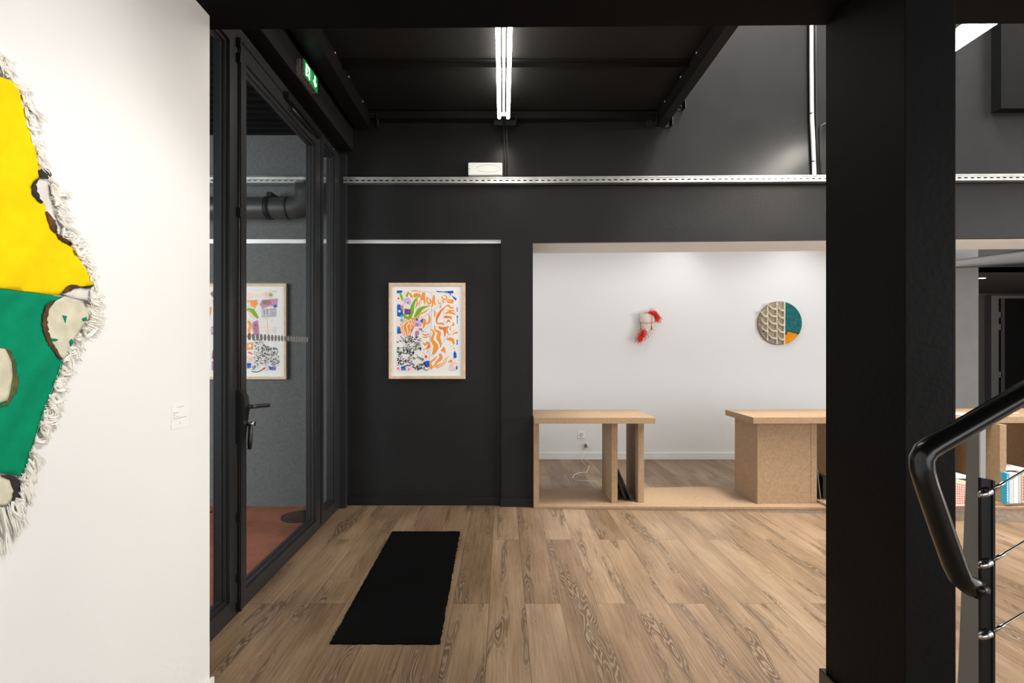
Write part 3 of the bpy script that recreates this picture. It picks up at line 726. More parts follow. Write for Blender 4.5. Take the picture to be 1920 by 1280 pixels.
    # bottom flowers
    D.blob(510,930,35,40,PEA); D.blob(508,935,14,16,RD); D.blob(535,950,12,10,PK); D.poly([(485,1000),(520,980),(550,985),(548,1050),(520,1060),(490,1040)], BL)
    D.stroke([(465,885),(490,900),(500,930)],4,PE)
    D.poly([(215,1055),(260,1040),(350,1005),(360,1015),(300,1060),(300,1092),(230,1092)], BL); D.blob(250,1080,12,8,LB)
    D.blob(200,1075,26,24,PK); D.blob(190,1070,8,12,RD); D.blob(310,1075,38,32,PK); D.blob(312,1078,8,10,RD); D.blob(320,1010,28,20,PEA); D.blob(325,1015,8,6,RD)
    # black speckle
    reg = [(180,750),(240,735),(340,690),(380,700),(440,700),(455,780),(460,880),(480,960),(520,1060),(545,1092),(400,1092),(360,1060),(345,1010),(280,1010),(230,1040),(185,1035)]
    av = [(235,800,55,40),(420,900,50,45),(270,930,35,30),(410,990,60,30)]
    D.speck(reg, 400, 5, 9, BK, av); D.speck(reg, 40, 2, 4, BK)
    D.stroke([(300,770),(260,820),(215,840)],3,BK); D.stroke([(400,910),(455,975)],4,BK)
framed('framed print with orange brush marks and purple irises on the black wall', 729, 872.5, 530, 710, dA, 5.5, None, drawA, mapA, wirex=U(800,500,4.78).x, railz=2.36)

dB = 4.805; tB = 1280/220   # crop scale of the second print (380..660 x 500..720)
def mapB(x, y, o):
    s = 1629/280.0
    p = U(380+x/s, 500+y/s, dB-0.03); p.y = dB-0.0225-o; return p
def drawB(D):
    D.poly([(-160,210),(815,210),(835,1150),(-160,1150)], 0)  # pale areas: white paper, and the street's reflection put into the print
    D.poly([(480,290),(545,285),(545,350),(480,355)], PEA); D.blob(640,320,40,35,PEA); D.blob(720,310,45,40,PK,0.2); D.blob(735,305,20,20,GR)
    D.poly([(640,360),(820,345),(810,420),(720,430),(650,460),(620,410)], MA); D.blob(700,390,50,28,BR); D.blob(790,430,24,14,BL)
    D.poly([(480,365),(590,360),(600,400),(560,470),(500,430)], OR); D.stroke([(500,380),(520,440),(560,450)],12,0)
    D.stroke([(480,460),(540,490),(600,560)],[26,44,18],GR)
    D.stroke([(490,480),(520,520),(560,570)],[10,30,14],PK)
    D.poly([(540,600),(600,580),(620,740),(580,760),(540,700)], MA); D.blob(575,660,30,40,BR)
    D.stroke([(490,590),(520,640),(500,700),(530,760)],[14,34,24,20],OR); D.stroke([(485,770),(500,720)],10,DO)
    D.stroke([(700,560),(710,760)],4,DO); D.stroke([(620,665),(870,665)],4,PK); D.stroke([(640,700),(820,690)],3,PK)
    D.poly([(640,460),(800,450),(800,545),(640,550)], GY)
    for k in range(5): D.stroke([(650+k*18,470),(652+k*18,530)],6,PE if k % 2 else 0)
    D.poly([(480,830),(550,820),(545,900),(480,910)], OR); D.blob(510,860,16,18,0); D.stroke([(490,930),(540,950)],16,DO)
    D.poly([(480,980),(550,975),(545,1040),(500,1050)], PK); D.poly([(480,1050),(525,1050),(525,1100),(480,1110)], BL); D.blob(690,1110,40,24,PK); D.poly([(715,1090),(800,1095),(790,1130),(730,1125)], BL)
    D.speck([(560,770),(640,790),(680,860),(820,890),(835,1060),(780,1100),(640,1060),(600,1090),(520,1130),(560,1060),(560,900)], 330, 5, 9, BK)
    D.stroke([(530,1140),(600,1145),(680,1100)],8,BK)
    # part beyond the mullion
    D.blob(130,300,50,35,BR); D.blob(200,290,25,25,BL); D.poly([(100,370),(210,340),(220,400),(130,410)], DO); D.stroke([(110,470),(160,440),(200,500),(150,520)],[8,14,16,10],OR)
    D.stroke([(200,480),(208,640),(215,760)],[14,18,20],RD); D.poly([(90,650),(190,650),(190,740),(90,740)], MA); D.blob(130,690,50,30,GY)
    D.blob(120,960,25,60,BR); D.poly([(95,1030),(185,1030),(180,1120),(95,1130)], MA); D.stroke([(190,1000),(220,1060)],16,DO); D.blob(30,500,60,100,OR); D.blob(0,800,80,70,BL); D.blob(-80,450,60,60,GR); D.speck([(-150,800),(60,820),(80,1100),(-150,1120)],100,5,9,BK)
    D.blob(300,450,60,60,OR); D.blob(350,700,50,90,DO); D.blob(300,1000,60,60,PK); D.blob(400,300,40,40,BL); D.stroke([(250,600),(330,560),(420,640)],[20,40,20],OR)
framed('large framed print with orange marks and speckles on the porch wall behind the glass', 350, 537, 531.5, 711, dB, 5.0, None, drawB, mapB, wirex=U(440,500,4.78).x, railz=2.36)

# ------------------------------------------------------------------ door mat
def f(bm):
    x0, x1, y0, y1 = -0.822, -0.300, 2.53, 4.09; nx, ny = 26, 78
    g = [[None]*(ny+1) for _ in range(nx+1)]
    for i in range(nx+1):
        for j in range(ny+1):
            X = x0+(x1-x0)*i/nx-0.028*j/ny; Y = y0+(y1-y0)*j/ny; e = 0
            if i in (0, nx): X += random.uniform(-0.003, 0.003)
            if j in (0, ny): Y += random.uniform(-0.003, 0.003)
            z = 0.011+0.0015*math.sin(Y*9)*math.sin(X*14)+random.uniform(0, 0.001)
            if i in (0, nx) or j in (0, ny): z = 0.007
            if i < 3 and j < 2: z += 0.004
            g[i][j] = bm.verts.new((X, Y, z))
    for i in range(nx):
        for j in range(ny): bm.faces.new((g[i][j], g[i+1][j], g[i+1][j+1], g[i][j+1]))
    ring = [g[i][0] for i in range(nx+1)]+[g[nx][j] for j in range(1, ny+1)]+[g[i][ny] for i in range(nx-1, -1, -1)]+[g[0][j] for j in range(ny-1, 0, -1)]
    low = [bm.verts.new((v.co.x, v.co.y, 0.0005)) for v in ring]
    for k in range(len(ring)): bm.faces.new((ring[k], low[k], low[(k+1) % len(ring)], ring[(k+1) % len(ring)]))
    bm.faces.new(low[::-1])
bm = bmesh.new(); f(bm); tag(obj('doormat', bm, M['mat']), 'long black runner mat lying on the plank floor', 'mat')

# ------------------------------------------------------------------ textile on the left wall
def UW(x, y, o=0.0):                 # point on the left wall seen at (x, y), o = stand off
    X = XW+o; d = (-X)/((VX-x)/F)
    return Vector((X, d, H+(VY-y)/F*d))
def UWp(x, y, o):                    # same wall point, pushed off the wall straight
    p = UW(x, y); p.x += o; return p
def cloth(poly, offfn, step=9):
    n = len(poly); pts = []
    for i in range(n):               # densify outline
        a, b = Vector(poly[i]), Vector(poly[(i+1) % n]); k = max(1, int((b-a).length/step))
        for j in range(k): pts.append(a.lerp(b, j/k))
    m = len(pts); xs = [p[0] for p in poly]; ys = [p[1] for p in poly]
    x = min(xs)+step/2
    while x < max(xs):
        y = min(ys)+step/2
        while y < max(ys):
            if inside(x, y, poly) and min((Vector((x, y))-p).length for p in pts[:m]) > step*0.45: pts.append(Vector((x, y)))
            y += step
        x += step
    r = delaunay_2d_cdt(pts, [], [list(range(m))], 1, 1e-3)
    bm = bmesh.new(); vs = [bm.verts.new(UWp(v.x, v.y, offfn(v.x, v.y))) for v in r[0]]
    for fc in r[2]:
        try: bm.faces.new([vs[i] for i in fc]).smooth = True
        except ValueError: pass
    bmesh.ops.recalc_face_normals(bm, faces=bm.faces[:])
    if sum(f.normal.x for f in bm.faces) < 0: bmesh.ops.reverse_faces(bm, faces=bm.faces[:])
    bmesh.ops.solidify(bm, geom=bm.faces[:], thickness=0.0012)
    return bm
def wr(x, y):                        # folds in the cloth
    v = Vector((x*0.010, y*0.010, 0)); s = mnoise.noise(v*1.1)*0.009+mnoise.noise(Vector((x*0.02+y*0.012, y*0.004-x*0.002, 3)))*0.005
    return 0.016+s
def wrg(x, y):
    t = x*0.9+y*0.45
    return wr(x, y)+0.0018*math.sin(t*0.11+mnoise.noise(Vector((x*.01, y*.01, 9)))*4)
tx = thing('fringed_textile', 'large yellow and green cloth hanging with burnt holes and cream fringe on the white wall', 'textile art', (XW, 1.2, 0.9))
YEL = [(-230,80),(-120,105),(0,150),(22,161),(30,175),(38,205),(48,250),(56,290),(62,316),(60,330),(52,338),(45,347),(47,360),(55,374),(63,382),(72,381),(74,395),(80,410),(88,430),(100,444),(112,456),(127,461),(134,475),(146,492),(158,512),(166,530),(160,538),(140,537),(115,541),(103,549),(98,554),(60,549),(0,542),(-120,530),(-230,512)]
o = obj('yellow_panel', cloth(YEL, wr), M['yellow'], tx, recalc=False); o['label'] = 'yellow cloth panel'
GRN = [(-230,513),(-120,531),(0,543),(60,550),(100,556),(112,558),(96,566),(84,580),(77,604),(77,626),(86,650),(98,670),(104,680),(96,706),(84,745),(72,780),(60,815),(48,852),(42,875),(30,892),(18,890),(8,889),(0,887),(-90,880),(-230,860)]
o = obj('green_panel', cloth(GRN, wrg), M['green'], tx, recalc=False); o['label'] = 'green cloth panel'
def patch(poly, m, off, nm='patch', step=7, lab=None):
    p = [(x+random.uniform(-1.2, 1.2), y+random.uniform(-1.2, 1.2)) for x, y in poly]
    o = obj(nm, cloth(p, lambda x, y: wr(x, y)+off, step), m, tx, recalc=False)
    if lab: o['label'] = lab
    return o
def scorch(poly, m, w, off, lab):    # irregular scorched band along a line
    P = [Vector(p) for p in poly]; A, Bq = [], []
    n = len(P)
    for i in range(n-1):
        k = max(2, int((P[i+1]-P[i]).length/4))
        for j in range(k): 
            t = (P[i+1]-P[i]).normalized(); nn = Vector((-t.y, t.x)); q = P[i].lerp(P[i+1], j/k); f_ = (i+j/k)/(n-1); ww = w*math.sin(math.pi*min(1, f_*1.02+0.02))+1
            A.append(q+nn*ww*random.uniform(0.35, 0.75)); Bq.append(q-nn*ww*random.uniform(0.35, 0.75))
    poly2 = [tuple(p) for p in A+Bq[::-1]]
    o = obj('scorched_edge', cloth(poly2, lambda x, y: wr(x, y)+off, 5), m, tx, recalc=False); o['label'] = lab
patch([(112,556),(140,562),(153,578),(160,594),(150,606),(134,630),(118,652),(106,674),(96,668),(84,648),(76,624),(77,600),(84,578),(95,565)], M['cream'], 0.001, lab='stained cream patch')
scorch([(92,562),(80,572),(75,595),(74,622),(80,645),(92,668),(103,676)], M['burnt'], 8, 0.004, 'dark brown scorched edge')
for pts in ([(108,592),(117,593),(115,600),(112,605)], [(82,633),(90,635),(96,636),(92,640),(83,639)], [(142,597),(150,594),(152,600),(146,602)], [(116,640),(121,636),(124,642),(118,650)]):
    patch(pts, M['green'], 0.003, 'green_scrap', 4, 'torn scrap of green cloth')
patch([(-40,650),(-10,655),(4,680),(8,705),(6,730),(0,750),(-30,760)], M['cream'], 0.004, lab='stained cream patch')
scorch([(-20,650),(0,660),(8,685),(12,712),(10,735),(0,756),(-20,764)], M['olive'], 13, 0.003, 'olive scorched edge')
patch([(-60,888),(0,892),(10,898),(16,915),(12,935),(0,948),(-60,945)], M['cream'], 0.0, lab='stained cream patch')
scorch([(-10,892),(8,894),(18,908),(19,925),(10,942),(-5,950)], M['char'], 12, 0.003, 'charred edge')
# pale underlayer that shows beside the yellow panel
patch([(62,322),(80,330),(84,352),(92,372),(96,395),(104,420),(118,440),(128,458),(112,456),(100,446),(88,432),(78,408),(72,384),(60,372),(50,350),(54,338)], M['pale'], -0.004, 'underlayer', lab='pale frayed underlayer')
patch([(104,549),(112,542),(140,538),(160,540),(176,556),(170,566),(150,562),(128,558)], M['pale'], -0.002, 'underlayer', lab='pale frayed underlayer')
patch([(55,320),(62,316),(76,318),(80,328),(72,336),(60,334)], M['char'], 0.003, 'scorched_edge', 5, 'charred edge')
scorch([(56,334),(47,346),(49,360),(58,374),(70,383)], M['char'], 7, 0.004, 'charred edge')
scorch([(74,396),(80,412),(87,430),(94,440)], M['burnt'], 11, 0.004, 'brown scorched edge')
scorch([(92,438),(104,448),(116,454),(127,463)], M['burnt'], 7, 0.003, 'brown scorched edge')
scorch([(104,550),(112,542),(126,538),(142,538)], M['burnt'], 8, 0.004, 'brown scorched edge')
scorch([(140,538),(154,538),(165,533)], M['char'], 4, 0.004, 'charred edge')
def f(bm):                           # stitched hem
    L = [(104,682),(96,708),(84,746),(72,781),(60,816),(49,852)]
    for k in range(70):
        t = k/70*(len(L)-1); i = int(t); q = t-i; x = L[i][0]+(L[i+1][0]-L[i][0])*q-5; y = L[i][1]+(L[i+1][1]-L[i][1])*q
        sweep(bm, [UWp(x, y, wrg(x,y)+0.0022), UWp(x-0.4, y+1.5, wrg(x,y)+0.0022)], 0.0007, 4)
part('hem_stitches', tx, M['thread'], f)
def f(bm):
    E = [(-230,20,-200,60),(-120,50,-95,95),(-40,90,-10,130),(-8,108,18,140),(0,140,30,158),(10,152,42,172),(22,160,58,185),(30,175,52,205),(38,205,78,232),(44,232,62,262),(50,262,74,290),(57,290,84,318),(64,316,96,345),(78,330,112,362),(86,352,130,374),(90,378,118,392),(96,398,128,424),(104,420,140,440),(118,444,152,452),(132,468,158,480),(146,492,166,506),(158,512,176,532),(165,530,186,556),(160,545,188,566),(160,575,186,590),(160,597,188,604),(150,610,184,616),(134,630,164,644),(118,652,150,664),(104,682,136,694),(94,712,122,726),(84,746,112,762),(72,781,98,800),(60,816,82,838),(48,852,68,876),(40,880,58,908),(30,905,50,938),(18,935,42,972),(8,945,34,996),(-4,952,18,1022),(-30,955,-12,1040),(-120,950,-110,1040),(-230,930,-225,1010)]
    def at(t):
        i = min(int(t), len(E)-2); q = t-i; return [E[i][k]+(E[i+1][k]-E[i][k])*q for k in range(4)]
    wgt = []
    for i in range(len(E)-1): wgt.append(math.hypot(E[i+1][0]-E[i][0], E[i+1][1]-E[i][1])*(0.45 if i < 2 or i > len(E)-3 else 1))
    tot = sum(wgt)
    for k in range(330):
        r = random.uniform(0, tot); i = 0
        while r > wgt[i] and i < len(wgt)-1: r -= wgt[i]; i += 1
        x0, y0, x1, y1 = at(i+min(0.999, r/wgt[i]))
        low = y0 > 560
        ln = random.uniform(0.7, 1.12); DX, DY = (x1-x0)*ln+random.gauss(0, 2), (y1-y0)*ln+random.gauss(0, 3.5 if low else 5)
        SW = random.gauss(0, 4.5); O0 = random.uniform(0.010, 0.024); O1 = random.uniform(0.004, 0.020)
        for q in range(8):
            dx, dy = DX*random.uniform(0.85, 1.08), DY*random.uniform(0.85, 1.08)
            xa, ya = x0-3+random.gauss(0, 1.0), y0+random.gauss(0, 2.2)
            nn = Vector((-dy, dx)).normalized()*(SW+random.gauss(0, 0.8)); jx, jy = random.gauss(0, 1.3), random.gauss(0, 1.8)
            o0 = O0+random.uniform(-0.003, 0.003); o1 = O1+random.uniform(-0.003, 0.003)
            P = []
            for s_ in (0, 0.25, 0.5, 0.75, 1):
                b = math.sin(s_*math.pi*1.7)
                P.append(UWp(xa+dx*s_+nn.x*b+jx*s_, ya+dy*s_+nn.y*b+jy*s_, max(0.002, o0+(o1-o0)*s_+0.003*math.sin(s_*3.1))))
            sweep(bm, P, [0.0013, 0.0014, 0.0014, 0.0012, 0.0007], 4, cap=False)
o = part('fringe', tx, M['fringe'], f, recalc=False); o['kind'] = 'stuff'

part('hanging_batten', tx, M['framewood'], B(XW, XW+0.009, 0.98, 1.20, 1.98, 2.03))
# caption card on the same wall
cc = thing('wall_label', 'small white caption card on the white wall near its corner', 'label', (XW, 1.9, 1.1))
d0, d1 = -XW/((VX-320)/F), -XW/((VX-352)/F)
zt = H-0.1042*(d0+d1)/2-0.0; a = UW(320, 760); b = UW(352, 797.5)
cd = part('card', cc, M['paper'], B(XW, XW+0.003, a.y, b.y, b.z, a.z))
def f(bm):
    L = (b.y-a.y); Hh = a.z-b.z
    for v, u0, u1, t in ((0.12,0.34,0.72,0.016),(0.34,0.10,0.22,0.028),(0.34,0.28,0.36,0.028),(0.42,0.10,0.22,0.016),(0.50,0.10,0.20,0.014),(0.50,0.26,0.40,0.014),(0.58,0.10,0.88,0.020),(0.80,0.48,0.51,0.06)):
        u = u0
        while u < u1:
            w = min(random.uniform(0.02, 0.05), u1-u)
            box(bm, XW+0.003, XW+0.0034, a.y+L*u, a.y+L*(u+w), a.z-Hh*v-Hh*t/2, a.z-Hh*v+Hh*t/2); u += w+0.012
part('printed_lines', cd, M['ink'], f)

# ------------------------------------------------------------------ platform and desks
def zp(X): 
    if X < 0.3: return 0.022
    if X < 2.75: return 0.022+(X-0.3)*0.0139
    return 0.056+(X-2.75)*0.051
def yp(X): return 4.695 if X < 0.3 else (4.695-(X-0.3)*0.0612 if X < 2.75 else 4.545-(X-2.75)*0.164)
pf = thing('platform', 'low fibreboard platform along the opening under both desks', 'platform', (2, 4.7, 0))
def f(bm):
    xs = [PX+0.004, 1.0, 2.0, 2.75, 3.94, 5.4]
    for a, b in zip(xs[:-1], xs[1:]):
        ta, tb = 0.018, 0.018
        ya, yb = yp(a), yp(b)
        hexa(bm, [(a,ya,zp(a)-ta),(b,yb,zp(b)-tb),(b,5.27,zp(b)-tb),(a,5.27,zp(a)-ta),(a,ya,zp(a)),(b,yb,zp(b)),(b,5.27,zp(b)),(a,5.27,zp(a))])
part('top_board', pf, M['mdf'], f)
def f(bm):
    xs = [PX+0.004, 1.0, 2.0, 2.75, 3.94, 5.4]
    for a, b in zip(xs[:-1], xs[1:]):
        ya, yb = yp(a)+0.004, yp(b)+0.004
        hexa(bm, [(a,ya,0),(b,yb,0),(b,5.26,0),(a,5.26,0),(a,ya,zp(a)-0.018),(b,yb,zp(b)-0.018),(b,5.26,zp(b)-0.018),(a,5.26,zp(a)-0.018)])
part('plinth', pf, M['mdfd'], f, label='worn greyish front edge')

ld = thing('desk', 'fibreboard desk with two upright panels standing against the black pier', 'desk', (0.8, 4.9, 0.03))
ztop = H-(783-VY)/F*4.60; zbot = ztop-0.051
part('desk_top', ld, M['mdf'], B(PX-0.002+0.004, 1.315, 4.60, 5.22, zbot, ztop, bev=0.0015))
part('upright_panel', ld, M['mdf'], B(PX+0.004, 0.318, 4.70, 5.22, zp(0.3), zbot))
part('upright_panel', ld, M['mdf'], B(0.970, 1.022, 4.755, 5.22, zp(1.0), zbot))
part('upright_panel', ld, M['mdf'], B(1.206, 1.258, 4.755, 5.22, zp(1.23), zbot))
# black folders between the panels
def leaning(name, label, cat, xb, xt, y0, y1, h, th, z0, m, edge=None):
    t = thing(name, label, cat, (xb, y0, z0))
    dx = xt-xb; n = Vector((h, 0, -dx)).normalized()*th
    def f(bm): hexa(bm, [(xb,y0,z0),(xb-th,y0,z0),(xb-th,y1,z0),(xb,y1,z0),(xt,y0,z0+h),(xt-th,y0,z0+h),(xt-th,y1,z0+h),(xt,y1,z0+h)])
    bo = part('board', t, m, f)
    if edge:
        part('edge_strip', bo, edge, lambda bm: hexa(bm, [(xb+0.003,y0-0.002,z0),(xb-0.001,y0-0.002,z0),(xb-0.001,y1,z0),(xb+0.003,y1,z0),(xt+0.003,y0-0.002,z0+h),(xt-0.001,y0-0.002,z0+h),(xt-0.001,y1,z0+h),(xt+0.003,y1,z0+h)]), label='grey rim')
    return t
z0 = zp(1.15)+0.001
leaning('folder', 'black folder with a grey rim leaning between the two desk panels', 'folder', 1.165, 1.037, 4.80, 5.10, 0.29, 0.012, z0, M['plastic'], M['alu'])
leaning('folder', 'second black folder leaning behind the grey rimmed one between the panels', 'folder', 1.125, 1.046, 4.84, 5.15, 0.21, 0.02, z0, M['gloss'])
bm = bmesh.new(); box(bm, 1.03, 1.09, 5.16, 5.24, z0, z0+0.07, bev=0.004)
tag(obj('black_box', bm, M['plastic']), 'small black box on the platform behind the folders', 'box')

# counter at the right
cn = thing('counter', 'long fibreboard counter with closed end cabinet running behind the black pillar', 'counter', (3.2, 4.8, 0.05))
zc = H-(782.6-VY)/F*4.60; zcb = zc-0.052
def f(bm):
    hexa(bm, [(2.160,4.60,zcb),(5.4,4.33,zcb+0.045),(5.4,4.96,zcb+0.045),(2.168,5.20,zcb),(2.160,4.60,zc),(5.4,4.33,zc+0.045),(5.4,4.96,zc+0.045),(2.168,5.20,zc)])
part('counter_top', cn, M['mdf'], f)
yf = 4.665
part('end_panel', cn, M['mdf'], B(2.226, 2.276, yf, 5.12, zp(2.25), zcb))
part('front_panel', cn, M['mdf'], B(2.276, 2.694, yf+0.001, yf+0.02, zp(2.5)-0.004, zcb))
part('upright_panel', cn, M['mdf'], B(2.694, 2.745, yf-0.001, 5.12, zp(2.75)-0.004, zcb))
def yc(X): return 4.58-(X-2.75)*0.10
def yplat(X): return yp(X)+0.03
part('back_panel', cn, M['mdf'], lambda bm: hexa(bm, [(2.70,5.02,zp(2.7)),(5.38,4.82,zp(5.38)-0.01),(5.38,4.84,zp(5.38)-0.01),(2.70,5.04,zp(2.7)),(2.70,5.02,zcb),(5.38,4.82,zcb+0.04),(5.38,4.84,zcb+0.04),(2.70,5.04,zcb)]))
def yfr(X): return 4.36-(X-3.94)*0.083
for X in (3.30, 4.080, 4.80):
    a_, b_ = X, X+0.050
    part('upright_panel', cn, M['mdf'], lambda bm: hexa(bm, [(a_,yfr(a_)+0.03,zp(a_)+0.018),(b_,yfr(b_)+0.03,zp(b_)+0.018),(b_,4.9,zp(b_)+0.018),(a_,4.9,zp(a_)+0.018),(a_,yfr(a_)+0.03,zcb+0.022),(b_,yfr(b_)+0.03,zcb+0.022),(b_,4.9,zcb+0.022),(a_,4.9,zcb+0.022)]))
def f(bm):
    xs = [2.76, 3.94, 5.38]
    for a, b in zip(xs[:-1], xs[1:]):
        ya, yb = yfr(a), yfr(b)
        hexa(bm, [(a,ya+0.01,zp(a)+0.001),(b,yb+0.01,zp(b)+0.001),(b,4.93,zp(b)+0.001),(a,4.93,zp(a)+0.001),(a,ya+0.01,zp(a)+0.022),(b,yb+0.01,zp(b)+0.022),(b,4.93,zp(b)+0.022),(a,4.93,zp(a)+0.022)])
part('bottom_board', cn, M['mdf'], f)
# things inside the dark bay left of the pillar
leaning('laptop', 'closed dark laptop leaning inside the counter bay beside the pillar', 'laptop', 2.80, 2.768, 4.70, 4.98, 0.27, 0.010, zp(2.78)+0.024, M['alu'], M['stainless'])
bm = bmesh.new(); box(bm, 2.815, 2.87, 4.69, 4.95, zp(2.85)+0.024, zp(2.85)+0.22, bev=0.004)
tag(obj('box_file', bm, M['plastic']), 'black box file inside the counter bay at the pillar edge', 'box file')

# papers on the counter
def paper(name, label, px, w=0.21, l=0.30, rot=0.3, dz=0.0):
    c = U(px, 772, 4.6); zz = zc+0.045*(c.x-2.16)/3.24+0.001+dz; cx = c.x; cy = 4.62
    bm = bmesh.new(); box(bm, -w/2, w/2, -l/2, l/2, 0, 0.002)
    bmesh.ops.transform(bm, matrix=Matrix.Translation((cx, cy, zz+0.003)) @ Matrix.Rotation(rot, 4, 'Z') @ Matrix.Rotation(math.radians(-0.8), 4, 'Y'), verts=bm.verts)
    return tag(obj(name, bm, M['paper']), label, 'paper')
paper('paper_sheet', 'white paper sheet on the counter just right of the pillar', 1802, rot=0.9)
paper('paper_sheet', 'white paper sheet lying on the counter under the handrail end', 1868, 0.16, 0.42, rot=-1.15, dz=0.0)
# books
def book(label, px0, px1, py0, cols, group=None, d=4.33, dep=0.2, tilt=0.0, mi=0, py1=942):
    a = U(px0, py1, d); b = U(px1, py0, d)
    zf = zp((a.x+b.x)/2)+0.024
    t = thing('book', label, 'book', ((a.x+b.x)/2, d, zf), group=group)
    s = tilt
    hh = b.z
    def f(bm): hexa(bm, [(a.x,d,zf),(b.x,d,zf),(b.x,d+dep,zf),(a.x,d+dep,zf),(a.x+s,d,hh),(b.x+s,d,hh),(b.x+s,d+dep,hh),(a.x+s,d+dep,hh)])
    cv = part('cover', t, cols[0], f)
    if len(cols) > 1:
        def g(bm):
            w = (b.x-a.x)
            for u0, u1, v0, v1 in ((0.22,0.72,0.08,0.88),):
                for k in range(9):
                    va = v0+(v1-v0)*k/9; vb = va+(v1-v0)/9*0.7
                    z1_, z2_ = zf+(hh-zf)*va, zf+(hh-zf)*vb; s1, s2 = s*va, s*vb
                    bm.faces.new([bm.verts.new(p) for p in ((a.x+w*u0+s1,d-0.0006,z1_),(a.x+w*u1+s1,d-0.0006,z1_),(a.x+w*u1+s2,d-0.0006,z2_),(a.x+w*u0+s2,d-0.0006,z2_))])
        part('spine_lettering', cv, cols[1], g)
    return t
BK1 = mat('cream book cloth', (0.72, 0.66, 0.55), 0.6); BK2 = mat('blue book cover', (0.03, 0.40, 0.62), 0.5); BK3 = mat('pale blue grey book cover', (0.55, 0.62, 0.66), 0.5)
BK4 = mat('white book cover', (0.78, 0.77, 0.73), 0.5); BK5 = mat('red book lettering', (0.65, 0.05, 0.04), 0.5); BK6 = mat('dark book cover', (0.09, 0.08, 0.08), 0.5); BK7 = mat('sand book cover', (0.55, 0.45, 0.33), 0.5)
for k in range(6):
    book(['cream book with red spine stripe right beside the pillar edge, first of its row', 'cream book with red spine, second from the pillar', 'cream book with red spine, third from the pillar', 'cream book with red spine, fourth from the pillar', 'cream book with red spine, fifth from the pillar', 'cream book with red spine, last before the tapered stair plate'][k],
         1790+k*4.1, 1793.9+k*4.1, 898+k*0.8, [BK1, BK5], 'cream and red books in the left bay', tilt=-0.004)
def flat_book(label, pts, d, th, m, zz, deco=None):
    t = thing('book', label, 'book', (pts[0][0], d, zz))
    def f(bm): prism(bm, [(x, y, zz) for x, y in pts], (0, 0, th))
    cv = part('cover', t, m, f)
    if deco:
        def g(bm):
            cx = sum(p[0] for p in pts)/4; cy = sum(p[1] for p in pts)/4
            for k in range(14):
                x = cx+random.uniform(-0.07, 0.07); y = cy+random.uniform(-0.06, 0.06); r = 0.009
                sweep(bm, [(x-r,y,zz+th+0.001),(x,y+r,zz+th+0.001),(x+r,y-r*0.5,zz+th+0.001)], 0.002, 4)
        part('cover_lettering', cv, deco, g)
    return t
xa, xb = U(1788,890,4.34).x, U(1813,890,4.34).x
flat_book('grey and cream book lying across the red spined books', [(xa,4.34),(xb,4.34),(xb,4.54),(xa,4.54)], 4.34, 0.026, BK4, U(1800,898,4.33).z+0.002)
xs = [1887.5, 1891.5, 1892.5, 1900, 1901, 1909.5, 1911, 1914, 1915.5, 1926]
book('narrow bright blue book standing in the right bay', xs[0], xs[1], 887, [BK2, BK4])
book('pale blue grey book standing second in the right bay', xs[2], xs[3], 887.5, [BK3])
book('thick white book standing third in the right bay', xs[4], xs[5], 887, [BK4])
book('thin grey white book standing fourth in the right bay', xs[6], xs[7], 888, [BK3])
book('sand coloured book with red marks at the photo edge in the right bay', xs[8], xs[9], 884, [BK7, BK5])
xa, xb = U(1888,880,4.36).x, U(1925,880,4.36).x; zf_ = U(1890,884,4.33).z+0.0015
flat_book('white book with red lettering lying on top of the standing books', [(xa,4.37),(xb,4.37),(xb,4.60),(xa+0.02,4.60)], 4.37, 0.018, BK4, zf_, BK5)
bm = bmesh.new(); a = Vector((4.038, 4.4, 0))
hexa(bm, [(a.x,4.40,zp(a.x)+0.024),(a.x+0.02,4.40,zp(a.x)+0.024),(a.x+0.02,4.6,zp(a.x)+0.024),(a.x,4.6,zp(a.x)+0.024),(a.x-0.09,4.40,zp(a.x)+0.12),(a.x-0.07,4.40,zp(a.x)+0.12),(a.x-0.07,4.6,zp(a.x)+0.12),(a.x-0.09,4.6,zp(a.x)+0.12)])
tag(obj('leaning_booklet', bm, BK3), 'pale booklet leaning left beside the counter divider, behind the rail post', 'booklet')

# ------------------------------------------------------------------ niche wall: socket, adapter, cord, artworks
c = U(1090, 814.5, NB)
so = thing('wall_socket', 'white square wall socket on the niche wall under the desk', 'socket', (c.x, NB, c.z))
pl = part('plate', so, M['whitepl'], B(c.x-0.048, c.x+0.048, NB-0.012, NB, c.z-0.047, c.z+0.047, bev=0.005))
part('socket_ring', pl, M['ink'], lambda bm: sweep(bm, [(c.x, NB-0.0135, c.z), (c.x, NB-0.011, c.z)], 0.021, 20))
part('plug', so, M['whitepl'], lambda bm: sweep(bm, [(c.x, NB-0.03, c.z), (c.x, NB-0.013, c.z)], 0.012, 12))
c2 = U(1098, 834, NB)
ad = thing('power_adapter', 'small clear and grey adapter hanging below the wall socket', 'adapter', (c2.x, NB-0.03, c2.z))
part('body', ad, M['signcase'], B(c2.x-0.02, c2.x+0.018, NB-0.05, NB-0.015, c2.z-0.025, c2.z+0.02, bev=0.004))
part('cap', ad, M['whitepl'], B(c2.x+0.010, c2.x+0.032, NB-0.052, NB-0.013, c2.z-0.015, c2.z+0.028, bev=0.004))
bm = bmesh.new()
sweep(bm, [(c.x, NB-0.032, c.z), (c.x+0.008, NB-0.045, c.z-0.03), (c.x+0.012, NB-0.04, c.z-0.07), (c2.x-0.006, NB-0.035, c2.z+0.022)], 0.0025, 6)
pts = [(1094,840),(1093,848),(1091,856),(1090,862),(1093,867),(1098,873),(1104,878),(1108,874)]
